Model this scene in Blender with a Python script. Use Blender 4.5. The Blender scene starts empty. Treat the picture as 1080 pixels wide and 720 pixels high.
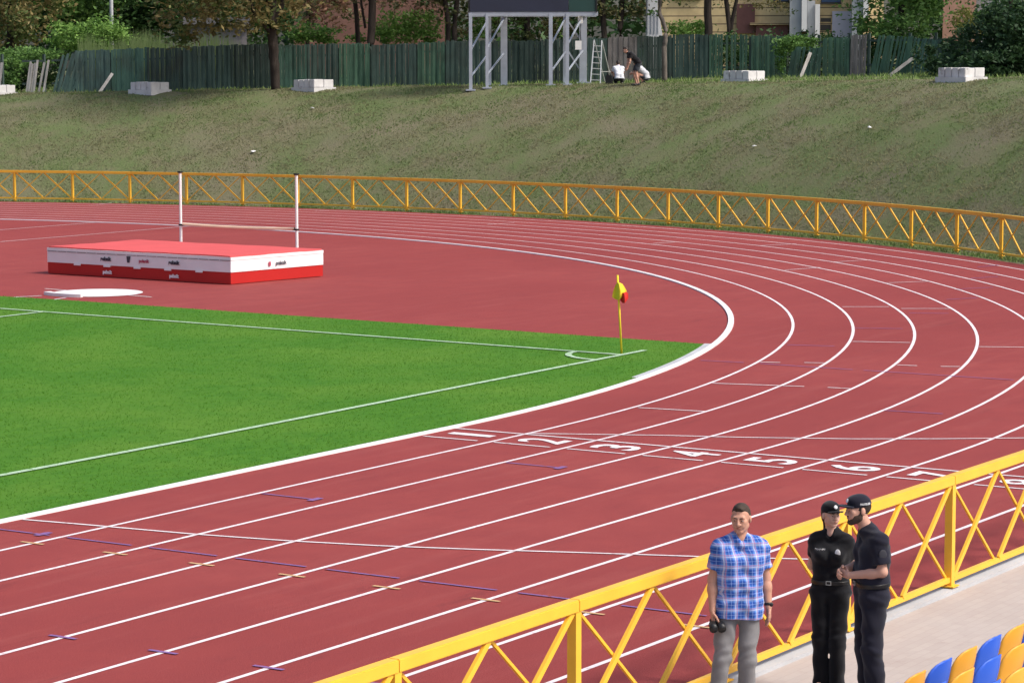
import bpy, bmesh, math, random
import numpy as np
from mathutils import Vector, Matrix
random.seed(7); RNG = np.random.default_rng(7)
R_ = math.radians
S = bpy.context.scene
COL = S.collection

# ------------------------------------------------------------------ camera
CX, CY, CZ, YAW, PIT, ROL, FPX = -33.0130, -58.3411, 5.4218, 0.562781, -0.103897, -0.001278, 2838.41
fw = Vector((math.cos(PIT)*math.cos(YAW), math.cos(PIT)*math.sin(YAW), math.sin(PIT)))
r0 = Vector((math.sin(YAW), -math.cos(YAW), 0)); u0 = r0.cross(fw)
rt = r0*math.cos(ROL)+u0*math.sin(ROL); up = -r0*math.sin(ROL)+u0*math.cos(ROL)
cam = bpy.data.cameras.new('camera'); co = bpy.data.objects.new('camera', cam); COL.objects.link(co)
cam.sensor_fit = 'HORIZONTAL'; cam.sensor_width = 36; cam.lens = FPX/1080*36
cam.clip_start = .5; cam.clip_end = 3000
m = Matrix((rt, up, -fw)).transposed().to_4x4(); m.translation = (CX, CY, CZ); co.matrix_world = m
S.camera = co

def at(u, D):                      # survey helper: bearing of photo column u, plan distance D
    a = YAW-math.atan((u-540)/FPX)
    return CX+D*math.cos(a), CY+D*math.sin(a)
def zat(v, D):                     # height at plan distance D that sits at photo row v
    return CZ-D*math.tan(-PIT+math.atan((v-360)/FPX))
def visible(x, y, z, mg=20):
    d = Vector((x, y, z))-Vector((CX, CY, CZ)); w = d.dot(fw)
    if w < 1: return False
    u = 540+FPX*d.dot(rt)/w; v = 360-FPX*d.dot(up)/w
    return -mg < u < 1080+mg and -mg < v < 720+mg

# ------------------------------------------------------------------ world, sun
SUN_EL, SUN_AZ = R_(48), math.atan2(-.985, .17)          # direction towards the sun in plan
W = bpy.data.worlds.new('World'); S.world = W; W.use_nodes = True
nt = W.node_tree; nt.nodes.clear()
sky = nt.nodes.new('ShaderNodeTexSky'); sky.sky_type = 'NISHITA'; sky.sun_disc = False
sky.sun_elevation = SUN_EL; sky.sun_rotation = math.pi/2-SUN_AZ
sky.air_density = 1.0; sky.dust_density = 4.0; sky.ozone_density = 1.0
bg = nt.nodes.new('ShaderNodeBackground'); bg.inputs[1].default_value = .125
ou = nt.nodes.new('ShaderNodeOutputWorld')
nt.links.new(sky.outputs[0], bg.inputs[0]); nt.links.new(bg.outputs[0], ou.inputs[0])
sl = bpy.data.lights.new('sun', 'SUN'); sl.energy = 2.3; sl.angle = R_(14); sl.color = (1, .95, .87)
so = bpy.data.objects.new('sun', sl); COL.objects.link(so)
sd = Vector((math.cos(SUN_EL)*math.cos(SUN_AZ), math.cos(SUN_EL)*math.sin(SUN_AZ), math.sin(SUN_EL)))
so.rotation_euler = sd.to_track_quat('Z', 'Y').to_euler(); so.location = (0, -20, 60)
S.view_settings.view_transform = 'Standard'; S.view_settings.look = 'None'
S.view_settings.exposure = .62; S.view_settings.gamma = 1; S.view_settings.use_curve_mapping = False

# ------------------------------------------------------------------ materials
def hexc(r, g, b): return tuple(((c/255)/12.92 if c/255 <= .04045 else ((c/255+.055)/1.055)**2.4) for c in (r, g, b))
class NT:
    def __init__(s, name):
        s.m = bpy.data.materials.new(name); s.m.use_nodes = True; s.t = s.m.node_tree; s.t.nodes.clear()
        s.o = s.n('ShaderNodeOutputMaterial'); s.b = s.n('ShaderNodeBsdfPrincipled'); s.l(s.b.outputs[0], s.o.inputs[0])
    def n(s, t, **k):
        x = s.t.nodes.new(t)
        for a, v in k.items(): setattr(x, a, v)
        return x
    def l(s, a, b): s.t.links.new(a, b)
    def coord(s, kind='Object'): return s.n('ShaderNodeTexCoord').outputs[kind]
    def noise(s, co, scale, detail=4, rough=.55, stretch=None):
        if stretch:
            mp = s.n('ShaderNodeMapping'); mp.inputs['Scale'].default_value = stretch; s.l(co, mp.inputs[0]); co = mp.outputs[0]
        x = s.n('ShaderNodeTexNoise'); x.inputs['Scale'].default_value = scale; x.inputs['Detail'].default_value = detail
        x.inputs['Roughness'].default_value = rough; s.l(co, x.inputs['Vector']); return x.outputs[0]
    def ramp(s, f, stops, interp='LINEAR'):
        x = s.n('ShaderNodeValToRGB'); s.l(f, x.inputs[0]); e = x.color_ramp.elements; x.color_ramp.interpolation = interp
        while len(e) < len(stops): e.new(.5)
        for el, (p, c) in zip(e, stops): el.position = p; el.color = (*c, 1) if len(c) == 3 else c
        return x.outputs[0]
    def mix(s, f, a, b, mode='MIX'):
        x = s.n('ShaderNodeMix', data_type='RGBA', blend_type=mode)
        for sock, v in ((x.inputs[0], f), (x.inputs[6], a), (x.inputs[7], b)):
            if hasattr(v, 'is_output'): s.l(v, sock)
            elif isinstance(v, (int, float)): sock.default_value = v
            else: sock.default_value = (*v, 1)
        return x.outputs[2]
    def math(s, op, a, b=0.0, c=None):
        x = s.n('ShaderNodeMath', operation=op)
        for i, v in enumerate((a, b) if c is None else (a, b, c)):
            if hasattr(v, 'is_output'): s.l(v, x.inputs[i])
            else: x.inputs[i].default_value = v
        return x.outputs[0]
    def base(s, c):
        if hasattr(c, 'is_output'): s.l(c, s.b.inputs['Base Color'])
        else: s.b.inputs['Base Color'].default_value = (*c, 1)
    def rough(s, v): s.b.inputs['Roughness'].default_value = v
    def spec(s, v): s.b.inputs['Specular IOR Level'].default_value = v
    def bump(s, h, strength=.3, dist=.02):
        x = s.n('ShaderNodeBump'); x.inputs['Strength'].default_value = strength; x.inputs['Distance'].default_value = dist
        s.l(h, x.inputs['Height']); s.l(x.outputs[0], s.b.inputs['Normal'])

def sc(c, f): return tuple(min(1, x*f) for x in c)
def mat(name, c, rough=.7, var=.12, scale=3, bscale=40, bump=.15, spec=.4, metal=0, dirt=None, stretch=None):
    q = NT(name); co = q.coord()
    f = q.noise(co, scale, 5, stretch=stretch)
    col = q.ramp(f, [(.3, sc(c, 1-var)), (.7, sc(c, 1+var))])
    if dirt:
        g = q.noise(co, dirt[1], 6, .65, stretch=stretch)
        col = q.mix(q.ramp(g, [(dirt[2], (0, 0, 0)), (dirt[2]+.12, (1, 1, 1))]), col, dirt[0])
    q.base(col); q.rough(rough); q.spec(spec); q.b.inputs['Metallic'].default_value = metal
    if bump: q.bump(q.noise(co, bscale, 3), bump, .01)
    return q.m
def leafmat(name, c1, c2, rough=.6, c3=None, tr=.28):
    q = NT(name); g = q.n('ShaderNodeNewGeometry'); rnd = g.outputs['Random Per Island']
    big = q.noise(q.coord(), .55, 3)
    col = q.mix(q.math('ADD', q.math('MULTIPLY', rnd, .65), q.math('MULTIPLY', q.math('SUBTRACT', big, .32), .9)), c1, c2)
    if c3:
        b2 = q.noise(q.coord(), .8, 3)
        col = q.mix(q.ramp(b2, [(.47, (0, 0, 0)), (.58, (1, 1, 1))]), col, c3)
    q.base(col); q.rough(rough); q.spec(.25)
    tl = q.n('ShaderNodeBsdfTranslucent'); q.l(col, tl.inputs[0])
    mx = q.n('ShaderNodeMixShader'); mx.inputs[0].default_value = tr
    q.l(q.b.outputs[0], mx.inputs[1]); q.l(tl.outputs[0], mx.inputs[2]); q.l(mx.outputs[0], q.o.inputs[0])
    return q.m

MT = {}
def track_material():
    q = NT('red_track_rubber'); co = q.coord()
    big = q.noise(co, .13, 5, .6); mid = q.noise(co, 1.3, 7, .7); fine = q.noise(co, 70, 3, .7)
    c = q.ramp(big, [(.32, (0.203, 0.031, 0.030)), (.5, (0.240, 0.040, 0.038)), (.68, (0.281, 0.055, 0.050))])
    c = q.mix(q.ramp(mid, [(.36, (0, 0, 0)), (.68, (.75, .75, .75))]), c, (0.194, 0.031, 0.033))
    c = q.mix(q.ramp(fine, [(.42, (0, 0, 0)), (.62, (.6, .6, .6))]), c, (0.311, 0.065, 0.058))
    st = q.noise(co, 1.1, 6, .7, (.22, 2.0, 1))
    c = q.mix(q.ramp(st, [(.52, (0, 0, 0)), (.8, (.5, .5, .5))]), c, (0.311, 0.084, 0.074))
    sc_ = q.noise(co, .9, 7, .75, (.5, 3.5, 1))
    c = q.mix(q.ramp(sc_, [(.58, (0, 0, 0)), (.72, (.6, .6, .6))]), c, (0.145, 0.029, 0.030))
    q.base(c); q.rough(.8); q.spec(.16); q.bump(fine, .6, .008)
    return q.m
def grass_material(name, a, b, dry, dryness=.62, fine=34, stripe=False):
    q = NT(name); co = q.coord()
    n1 = q.noise(co, .35, 5, .6); n2 = q.noise(co, 2.6, 6, .65, (1, 1.8, 1)); n3 = q.noise(co, fine, 3, .7)
    c = q.mix(q.ramp(n2, [(.3, (0, 0, 0)), (.7, (1, 1, 1))]), a, b)
    c = q.mix(q.ramp(n1, [(dryness-.14, (0, 0, 0)), (dryness+.14, (.8, .8, .8))]), c, dry)
    c = q.mix(q.ramp(n3, [(.3, (.72, .72, .72)), (.7, (1, 1, 1))]), (0, 0, 0), c)
    q.base(c); q.rough(.85); q.spec(.15); q.bump(n3, .4, .02)
    return q.m
MT['track'] = track_material()
MT['white_paint'] = mat('white_line_paint', (.74, .66, .68), .6, .10, 2.2, 90, .2, dirt=((.50, .28, .29), 9, .58))
MT['blue_paint'] = mat('faded_blue_line_paint', (.205, .105, .28), .7, .10, 3, 90, .2, dirt=((.25, .05, .06), 12, .54))
MT['tan_paint'] = mat('tan_mark_paint', (.55, .34, .17), .7, .1, 4, 90, .2)
MT['chalk'] = mat('chalk_line_on_grass', (.36, .50, .34), .9, .12, 4, 60, .4, dirt=((.10, .25, .05), 6, .56))
MT['pitch'] = grass_material('pitch_turf', (.044, .158, .009), (.074, .208, .014), (.112, .232, .022), .56, 26)
MT['blade'] = leafmat('pitch_grass_blade', (.066, .195, .012), (.100, .245, .018), .7, tr=.5)
MT['ground'] = grass_material('rough_ground', (.06, .075, .030), (.10, .105, .05), (.15, .13, .08), .5, 20)
MT['kerb'] = mat('white_kerb', (.74, .71, .72), .5, .06, 2, 40, .1, dirt=((.5, .45, .43), 5, .68))
MT['concrete'] = mat('grey_concrete', (.42, .43, .45), .85, .12, 1.5, 30, .3)
MT['yellow'] = mat('yellow_gloss_paint', (.82, .455, .04), .42, .07, 2.5, 60, .05, .5, dirt=((.45, .22, .03), 5, .66))
MT['galv'] = mat('galvanised_steel', (.36, .39, .45), .5, .1, 3, 30, .1, .5, .25, dirt=((.30, .30, .31), 4, .68))
MT['dark_screen'] = mat('dark_display_panel', (.022, .026, .048), .45, .1, 1, 40, 0, .4)
MT['green_screen'] = mat('greenish_display_panel', (.018, .052, .046), .4, .1, 1, 40, 0, .4)
MT['black'] = mat('black_plastic', (.012, .012, .013), .45, .1, 5, 40, .05)
MT['white_plastic'] = mat('white_plastic', (.75, .74, .74), .45, .04, 4, 40, .05)
MT['alu'] = mat('aluminium', (.45, .46, .46), .4, .06, 5, 40, .05, .5, .35)
MT['bark'] = mat('dark_bark', (.042, .034, .029), .95, .35, 2.5, 14, .9, .1, stretch=(3, 3, .6))
MT['pale_bark'] = mat('pale_bark', (.13, .112, .098), .95, .3, 2.5, 14, .9, .1, stretch=(3, 3, .6))
MT['plinth'] = mat('whitewashed_concrete', (.56, .55, .55), .85, .14, 2.2, 25, .4, .3, dirt=((.27, .26, .25), 2.6, .60))

# ------------------------------------------------------------------ mesh helpers
class MB:
    def __init__(s): s.v = []; s.f = []
    def add(s, vs, fs):
        o = len(s.v); s.v += [tuple(v) for v in vs]; s.f += [tuple(i+o for i in f) for f in fs]; return s
    def box(s, c, size, rz=0, R=None):
        h = [x/2 for x in size]; M = R or Matrix.Rotation(rz, 3, 'Z'); c = Vector(c)
        vs = [c+M@Vector((a*h[0], b*h[1], d*h[2])) for d in (-1, 1) for a, b in ((-1, -1), (1, -1), (1, 1), (-1, 1))]
        return s.add(vs, [(3, 2, 1, 0), (4, 5, 6, 7), (0, 1, 5, 4), (1, 2, 6, 5), (2, 3, 7, 6), (3, 0, 4, 7)])
    def bar(s, p, q, w, h, upv=(0, 0, 1), ext=0):
        p, q = Vector(p), Vector(q); d = (q-p); L = d.length; d.normalize(); upv = Vector(upv)
        x = d.cross(upv); x = x.normalized() if x.length > 1e-5 else Vector((1, 0, 0)); y = x.cross(d)
        return s.box((p+q)/2, (L+ext, w, h), R=Matrix((d, x, y)).transposed())
    def tube(s, pts, rad, n=8, cap=True):
        pts = [Vector(p) for p in pts]; rad = rad if hasattr(rad, '__len__') else [rad]*len(pts); vs = []; fs = []
        for i, p in enumerate(pts):
            d = (pts[min(i+1, len(pts)-1)]-pts[max(i-1, 0)]).normalized()
            a = d.cross(Vector((0, 0, 1))); a = a.normalized() if a.length > .05 else d.cross(Vector((1, 0, 0))).normalized(); b = d.cross(a)
            vs += [p+(a*math.cos(2*math.pi*k/n)+b*math.sin(2*math.pi*k/n))*rad[i] for k in range(n)]
        for i in range(len(pts)-1):
            for k in range(n): fs.append((i*n+k, i*n+(k+1) % n, (i+1)*n+(k+1) % n, (i+1)*n+k))
        if cap: fs += [tuple(range(n)), tuple(range((len(pts)-1)*n, len(pts)*n))[::-1]]
        return s.add(vs, fs)
    def strip(s, A, B, z=None):                      # ribbon between two polylines
        n = len(A); g = (lambda p: (p[0], p[1], z)) if z is not None else tuple
        return s.add([g(p) for p in A]+[g(p) for p in B], [(i, n+i, n+i+1, i+1) for i in range(n-1)])
    def poly(s, pts): return s.add(pts, [tuple(range(len(pts)))])
    def build(s, name, mt, parent=None, smooth=False, bevel=0):
        return link(name, s.v, s.f, mt, parent, smooth, bevel)
def link(name, v, f, mt, parent=None, smooth=False, bevel=0):
    me = bpy.data.meshes.new(name)
    if isinstance(v, np.ndarray):
        me.vertices.add(len(v)); me.vertices.foreach_set('co', v.astype(np.float32).ravel())
        k = f.shape[1]; me.loops.add(f.size); me.loops.foreach_set('vertex_index', f.astype(np.int32).ravel())
        me.polygons.add(len(f)); me.polygons.foreach_set('loop_start', np.arange(len(f), dtype=np.int32)*k)
        me.update(calc_edges=True)
    else:
        me.from_pydata(v, [], f)
    for x in (mt if isinstance(mt, (list, tuple)) else [mt]): me.materials.append(x)
    if not isinstance(v, np.ndarray) or bevel:
        bm = bmesh.new(); bm.from_mesh(me)
        bmesh.ops.recalc_face_normals(bm, faces=bm.faces)
        if bevel: bmesh.ops.bevel(bm, geom=list(bm.edges), offset=bevel, segments=2, affect='EDGES', clamp_overlap=True)
        bm.to_mesh(me); bm.free()
    if smooth: me.polygons.foreach_set('use_smooth', [True]*len(me.polygons))
    me.update()
    o = bpy.data.objects.new(name, me); COL.objects.link(o)
    if parent is not None:
        o.parent = parent; o.location = [0, 0, 0]
        if not parent.get('local') and parent.parent is None: o.location = -parent.location
    return o
def tag(o, label=None, cat=None, group=None, kind=None):
    if label: o['label'] = label
    if cat: o['category'] = cat
    if group: o['group'] = group
    if kind: o['kind'] = kind
    return o
def empty(name, loc, label, cat, group=None, local=False):
    o = bpy.data.objects.new(name, None); COL.objects.link(o); o.location = loc; o.empty_display_size = .2
    if local: o['local'] = 1
    return tag(o, label, cat, group)
def struct(name, mb, mt, smooth=False): return tag(mb.build(name, mt, None, smooth), kind='structure')
def text_mesh(body, size, bold=.0, sx=1.0):
    c = bpy.data.curves.new('t', 'FONT'); c.body = body; c.size = size; c.offset = bold; c.align_x = 'CENTER'; c.align_y = 'CENTER'
    c.resolution_u = 3
    o = bpy.data.objects.new('t', c); COL.objects.link(o); bpy.context.view_layer.update()
    me = bpy.data.meshes.new_from_object(o.evaluated_get(bpy.context.evaluated_depsgraph_get()))
    v = [(p.co.x*sx, p.co.y) for p in me.vertices]; f = [tuple(q.vertices) for q in me.polygons]
    bpy.data.objects.remove(o); bpy.data.curves.remove(c); bpy.data.meshes.remove(me)
    return v, f

# ------------------------------------------------------------------ ground and track
Rk = 36.5
def arc(R, a0, a1, n): return [(R*math.cos(R_(a0+(a1-a0)*i/n)), R*math.sin(R_(a0+(a1-a0)*i/n))) for i in range(n+1)]
def oval(R, n=160, x0=-62): return [(x0, -R)]+arc(R, -90, 90, n)+[(x0, R)]
struct('ground', MB().add([(-900, -900, -.06), (900, -900, -.06), (900, 900, -.06), (-900, 900, -.06)], [(0, 1, 2, 3)]), MT['ground'])
O = oval(47.05)
struct('running_track', MB().poly([(x, y, 0) for x, y in O]), MT['track'])
# football pitch: one turf sheet, its goal-line side straight, its corner trimmed by the kerb
GX, Rg = 12.42, 36.34
ya = -math.sqrt(Rg*Rg-GX*GX); a_ = math.degrees(math.atan2(ya, GX))
P = [(-62, -Rg)]+arc(Rg, -90, a_, 40)+[(13.25, -17)]+arc(Rg, -a_, 90, 40)+[(-62, Rg)]
struct('football_pitch', MB().poly([(x, y, .012) for x, y in P]), MT['pitch'])
def blades(n, fn, zfn, h, w, lean=.5):
    xy = fn(n); n = len(xy); z = zfn(xy); a = RNG.uniform(0, 6.28, n); hh = h*RNG.uniform(.5, 1.25, n)
    v = np.zeros((n, 3, 3)); dx = np.cos(a)*w/2; dy = np.sin(a)*w/2
    v[:, 0] = np.c_[xy[:, 0]-dx, xy[:, 1]-dy, z]; v[:, 1] = np.c_[xy[:, 0]+dx, xy[:, 1]+dy, z]
    v[:, 2] = np.c_[xy+RNG.normal(0, lean, (n, 2))*hh[:, None], z+hh]
    return v.reshape(-1, 3), np.arange(n*3).reshape(-1, 3)
def in_pitch(n):
    p = np.c_[RNG.uniform(-13, 13.5, n), RNG.uniform(-Rg-.02, -12, n)]; p = p[p[:, 0] < GX+(p[:, 1]+34)*.049+.03+RNG.normal(0, .02, len(p))]
    r = np.where(p[:, 0] > 0, np.hypot(p[:, 0], p[:, 1]), np.abs(p[:, 1]))
    th = np.degrees(np.arctan2(p[:, 1], p[:, 0])); return p[r < np.where((th > -79) & (th < 0), 36.20, Rg+.03)+RNG.normal(0, .02, len(p))]
v, f = blades(150000, in_pitch, lambda p: np.full(len(p), .011), .026, .012, .8)
tag(link('pitch_grass', v, f, MT['blade']), kind='stuff')
# kerb + drain channel
Ki, Ko = oval(36.38), oval(36.50)
kb = MB(); n = len(Ki)
kb.strip(Ki, Ko, .025); kb.strip([(x, y, 0) for x, y in Ki], [(x, y, .025) for x, y in Ki]); kb.strip([(x, y, .025) for x, y in Ko], [(x, y, 0) for x, y in Ko])
struct('kerb', kb, MT['kerb'])
struct('drain_channel', MB().strip(arc(36.24, -79, -69.9, 40), arc(36.375, -79, -69.9, 40), .016), MT['concrete'])
# lane lines
ml = MB(); ZL = .004
for k in range(1, 9): ml.strip(oval(Rk+1.22*k-.03), oval(Rk+1.22*k+.03), ZL)
ZM = .008
def seg(mb, a, b, w, z=ZM):
    a, b = Vector((*a, z)), Vector((*b, z)); d = (b-a).normalized(); q = Vector((-d.y, d.x, 0))*w/2
    mb.add([a-q, b-q, b+q, a+q], [(0, 1, 2, 3)])
struct('lane_lines', ml, MT['white_paint'])
mm = MB()
seg(mm, (.0, -36.52), (.0, -46.26), .06)                              # finish line
for k in range(8): seg(mm, (-.94, -Rk-1.22*k-.08), (-.94, -Rk-1.22*k-1.02), .05)
def curve(mb, pts, w):
    for a, b in zip(pts[:-1], pts[1:]): seg(mb, a, b, w)
curve(mm, [(-9.37, -36.54), (-9.25, -37.43), (-9.08, -38.89), (-8.85, -40.1), (-8.56, -41.16), (-8.19, -42.18), (-7.78, -43.17), (-7.26, -44.5), (-6.5, -46.2)], .05)
curve(mm, [(.1, -37.73), (.56, -38.7), (.95, -39.5), (1.37, -40.58), (2.07, -42.02), (2.75, -43.1), (3.45, -44.07), (4.9, -46.2)], .05)
WS = [((20.99, -32.91), (21.53, -33.79)), ((21.27, -34.2), (21.82, -35.1)), ((14.37, -36.25), (14.76, -37.29)), ((11.11, -38.65), (11.17, -39.01)), ((11.29, -39.41), (11.44, -39.71)), ((14.75, -38.7), (15.12, -39.46)), ((27.4, -31.08), (28.39, -31.77)), ((32.95, -27.02), (34.19, -27.51)), ((10.24, -36.36), (10.36, -36.7)), ((10.58, -37.07), (10.71, -37.42)), ((6.95, -37.13), (7.35, -38.65)), ((7.44, -39.04), (7.48, -39.43)), ((3.5, -37.65), (3.64, -38.75)), ((29.74, -27.14), (31.0, -27.54)), ((37.67, -22.38), (38.96, -22.93)), ((42.16, -9.96), (43.33, -10.28)), ((36.87, -19.23), (37.76, -19.48)), ((45.61, -0.31), (46.17, -0.53)), ((45.0, 9.55), (46.2, 9.8))]
for a, b in WS:
    if math.hypot(*a) > 37 or a[0] > 7: seg(mm, a, b, .05)
for s in (-1, 1): seg(mm, (13.2, 2.0*s), (36.3, 2.0*s), .05)           # javelin runway
struct('track_markings', mm, MT['white_paint'])
mb = MB()
BS = [((20.37, -34.78), (20.73, -35.54)), ((16.78, -35.17), (17.17, -36.06)), ((23.84, -34.16), (24.64, -34.58)), ((26.63, -33.25), (27.53, -33.79)), ((29.73, -32.3), (30.61, -32.66)), ((33.23, -31.03), (34.27, -31.21)), ((13.13, -35.46), (13.4, -36.33)), ((5.21, -41.08), (5.3, -42.02)), ((9.9, -35.32), (10.0, -36.15)), ((10.01, -36.47), (10.0, -38.3)), ((10.02, -38.5), (10.04, -41.3)), ((-6.34, -37.78), (-6.36, -38.61)), ((-2.5, -39.0), (-2.52, -39.85))]
for a, b in BS: seg(mb, a, b, .042, .0095)
for x, y in ((-6.36, -38.63), (-2.52, -39.87), (-10, -37.43)): seg(mb, (x-.12, y), (x+.12, y), .10, .011)
for k in range(8): seg(mb, (-10.02, -Rk-1.22*k-.09), (-10.02, -Rk-1.22*k-1.05), .042, .0095)
for k in range(1, 9):
    for x, w in ((-14.1, .05),):
        if k >= 4: seg(mb, (x, -Rk-1.22*k-.17), (x, -Rk-1.22*k+.17), w, .0095)
struct('blue_markings', mb, MT['blue_paint'])
mb = MB()
for k in range(1, 9): seg(mb, (-10.5, -Rk-1.22*k-.17), (-10.5, -Rk-1.22*k+.17), .05, .0095)
struct('tan_markings', mb, MT['tan_paint'])
# lane numbers 1..8: tops towards the infield
mn = MB()
for k in range(1, 9):
    v, f = text_mesh(str(k), 1.0, .018, 1.0)
    xs = [p[0] for p in v]; ys = [p[1] for p in v]; cx, cy = (min(xs)+max(xs))/2, (min(ys)+max(ys))/2
    hy = (max(ys)-min(ys)); wx = max(xs)-min(xs); sy = .74/hy; sx = (.42 if k > 1 else .19)/wx
    mn.add([(-.46+(x-cx)*sx, -Rk-1.22*(k-.5)-.0+(y-cy)*sy, .0085) for x, y in v], f)
struct('lane_numbers', mn, MT['white_paint'])
# pitch lines
pl = MB(); zp = .027
seg(pl, (-62, -34.02), (-3, -34.02), .12, zp); seg(pl, (-3.02, -34.02), (10.75, -33.68), .12, zp); seg(pl, (9.85, -33.72), (10.8, -17.4), .12, zp+.001); seg(pl, (10.8, -17.42), (11, 34), .12, zp+.001)
seg(pl, (10.70, -18.75), (-6.5, -18.95), .12, zp+.002)
ca = [(9.87+math.cos(R_(t)), -33.7+math.sin(R_(t))) for t in range(90, 181, 6)]
for a, b in zip(ca[:-1], ca[1:]): seg(pl, a, b, .12, zp+.002)
struct('pitch_lines', pl, MT['chalk'])
# shot put circle
sx_, sy_ = 15.15, -16.42; td = Vector((-.99, .12)).normalized(); tp = Vector((-td.y, td.x))
mc = MB(); mc.poly([(sx_+1.0675*math.cos(t*math.pi/24), sy_+1.0675*math.sin(t*math.pi/24), ZM) for t in range(48)])
for s in (-1, 1):
    c0 = Vector((sx_, sy_)); seg(mc, c0+tp*s*1.09, c0+tp*s*1.85, .06, ZM)
    d = (td*math.cos(R_(17.46))+tp*s*math.sin(R_(17.46))); e = c0+d*1.4; t_ = (GX-e.x)/d.x
    seg(mc, e, e+d*min(t_, .95), .06, ZM)
struct('throwing_circle', mc, MT['white_plastic'])
mt_ = MB(); n = 14; A = []; B = []
for i in range(n+1):
    t = -.53+1.06*i/n; d = td*math.cos(t)+tp*math.sin(t)
    A.append(Vector((sx_, sy_))+d*1.085); B.append(Vector((sx_, sy_))+d*(1.20+.11*abs(t)))
mt_.strip(A, B, .075); mt_.strip([(*p, .0) for p in A], [(*p, .075) for p in A]); mt_.strip([(*p, .075) for p in B], [(*p, .0) for p in B])
for i in (0, n): mt_.add([(*A[i], 0), (*B[i], 0), (*B[i], .075), (*A[i], .075)], [(0, 1, 2, 3)])
tag(mt_.build('stop_board', MT['white_plastic']), 'low curved white stop board along the edge of the white throwing circle', 'stop board')

# ------------------------------------------------------------------ embankment
R0, R1 = 48.2, 58.6
def plateau(x, y):
    s = (x-CX)*r0.x+(y-CY)*r0.y
    return 4.40+.0195*np.clip(s, -32, 32)
def hgt(x, y):
    x = np.asarray(x, float); y = np.asarray(y, float)
    r = np.where(x > 0, np.hypot(x, y), np.abs(y)); t = np.clip((r-R0)/(R1-R0), 0, 1)
    f = 1-(1-t)**1.5
    bump = .06*np.sin(x*.9+y*.5)*np.sin(y*.7-x*.3)+.04*np.sin(2.3*x+1.1*y)*np.sin(1.7*y+.4)
    return plateau(x, y)*f+bump*np.clip(t*4, 0, 1)*.8+.012*np.clip(r-62, 0, 40)-.02*(t <= 0)
rr = np.concatenate([np.linspace(47.0, 48.2, 4), np.linspace(48.5, 60, 40), np.linspace(61, 90, 24), np.linspace(95, 260, 16)])
tt = np.radians(np.linspace(-78, 90, 240))
gx = np.outer(rr, np.cos(tt)); gy = np.outer(rr, np.sin(tt))
ext = np.array([-8, -20, -60.])
gx = np.c_[gx, np.repeat(ext[None], len(rr), 0)]; gy = np.c_[gy, np.repeat(rr[:, None], 3, 1)]
gz = hgt(gx, gy); nr, ncl = gx.shape
idx = np.arange(nr*ncl).reshape(nr, ncl)
f = np.stack([idx[:-1, :-1], idx[1:, :-1], idx[1:, 1:], idx[:-1, 1:]], -1).reshape(-1, 4)
q = NT('dry_bank_turf'); cc = q.coord()
n1 = q.noise(cc, .22, 5, .6); n2 = q.noise(cc, 1.6, 6, .7); n3 = q.noise(cc, 12, 4, .75); n4 = q.noise(cc, .5, 5, .65)
c = q.mix(q.ramp(n2, [(.35, (0, 0, 0)), (.65, (1, 1, 1))]), (.172, .155, .094), (.138, .160, .070))
c = q.mix(q.ramp(n4, [(.40, (0, 0, 0)), (.60, (.9, .9, .9))]), c, (.112, .164, .056))
c = q.mix(q.ramp(n1, [(.46, (0, 0, 0)), (.64, (.8, .8, .8))]), c, (.195, .168, .115))
c = q.mix(q.ramp(n3, [(.3, (.35, .35, .35)), (.65, (1, 1, 1))]), (.125, .125, .07), c)
q.base(c); q.rough(.95); q.spec(.1); q.bump(n3, .7, .08); MT['bank'] = q.m
emb = link('embankment', np.stack([gx, gy, gz], -1).reshape(-1, 3), f, MT['bank'], None, True); tag(emb, kind='structure')
MT['bankblade'] = leafmat('dry_bank_grass', (.200, .184, .110), (.255, .258, .130), .8, (.142, .200, .070), .5)
MT['lush'] = leafmat('lush_verge_grass', (.120, .190, .050), (.210, .290, .090), .8)
def ring(ra, rb, ta, tb):
    def fn(n):
        t = np.radians(RNG.uniform(ta, tb, n)); r = np.sqrt(RNG.uniform(ra*ra, rb*rb, n))
        p = np.c_[r*np.cos(t), r*np.sin(t)]
        k = np.sin(p[:, 0]*1.3+np.sin(p[:, 1]*.9)*2)+np.sin(p[:, 1]*1.1+np.cos(p[:, 0]*.7)*2)+RNG.normal(0, .9, n)
        return p[k > -.9]
    return fn
v, f = blades(190000, ring(47.6, 61, -46, 34), lambda p: hgt(p[:, 0], p[:, 1])-.01, .07, .05, .8)
tag(link('embankment_grass', v, f, MT['bankblade']), kind='stuff')
v, f = blades(50000, ring(60.0, 90, -32, 34), lambda p: hgt(p[:, 0], p[:, 1])-.01, .16, .06, .5)
v2, f2 = blades(7000, ring(47.25, 48.1, -46, 30), lambda p: hgt(p[:, 0], p[:, 1])-.01, .12, .04, .6)
tag(link('verge_grass', np.r_[v, v2], np.r_[f, f2+len(v)], MT['lush']), kind='stuff')

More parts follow.
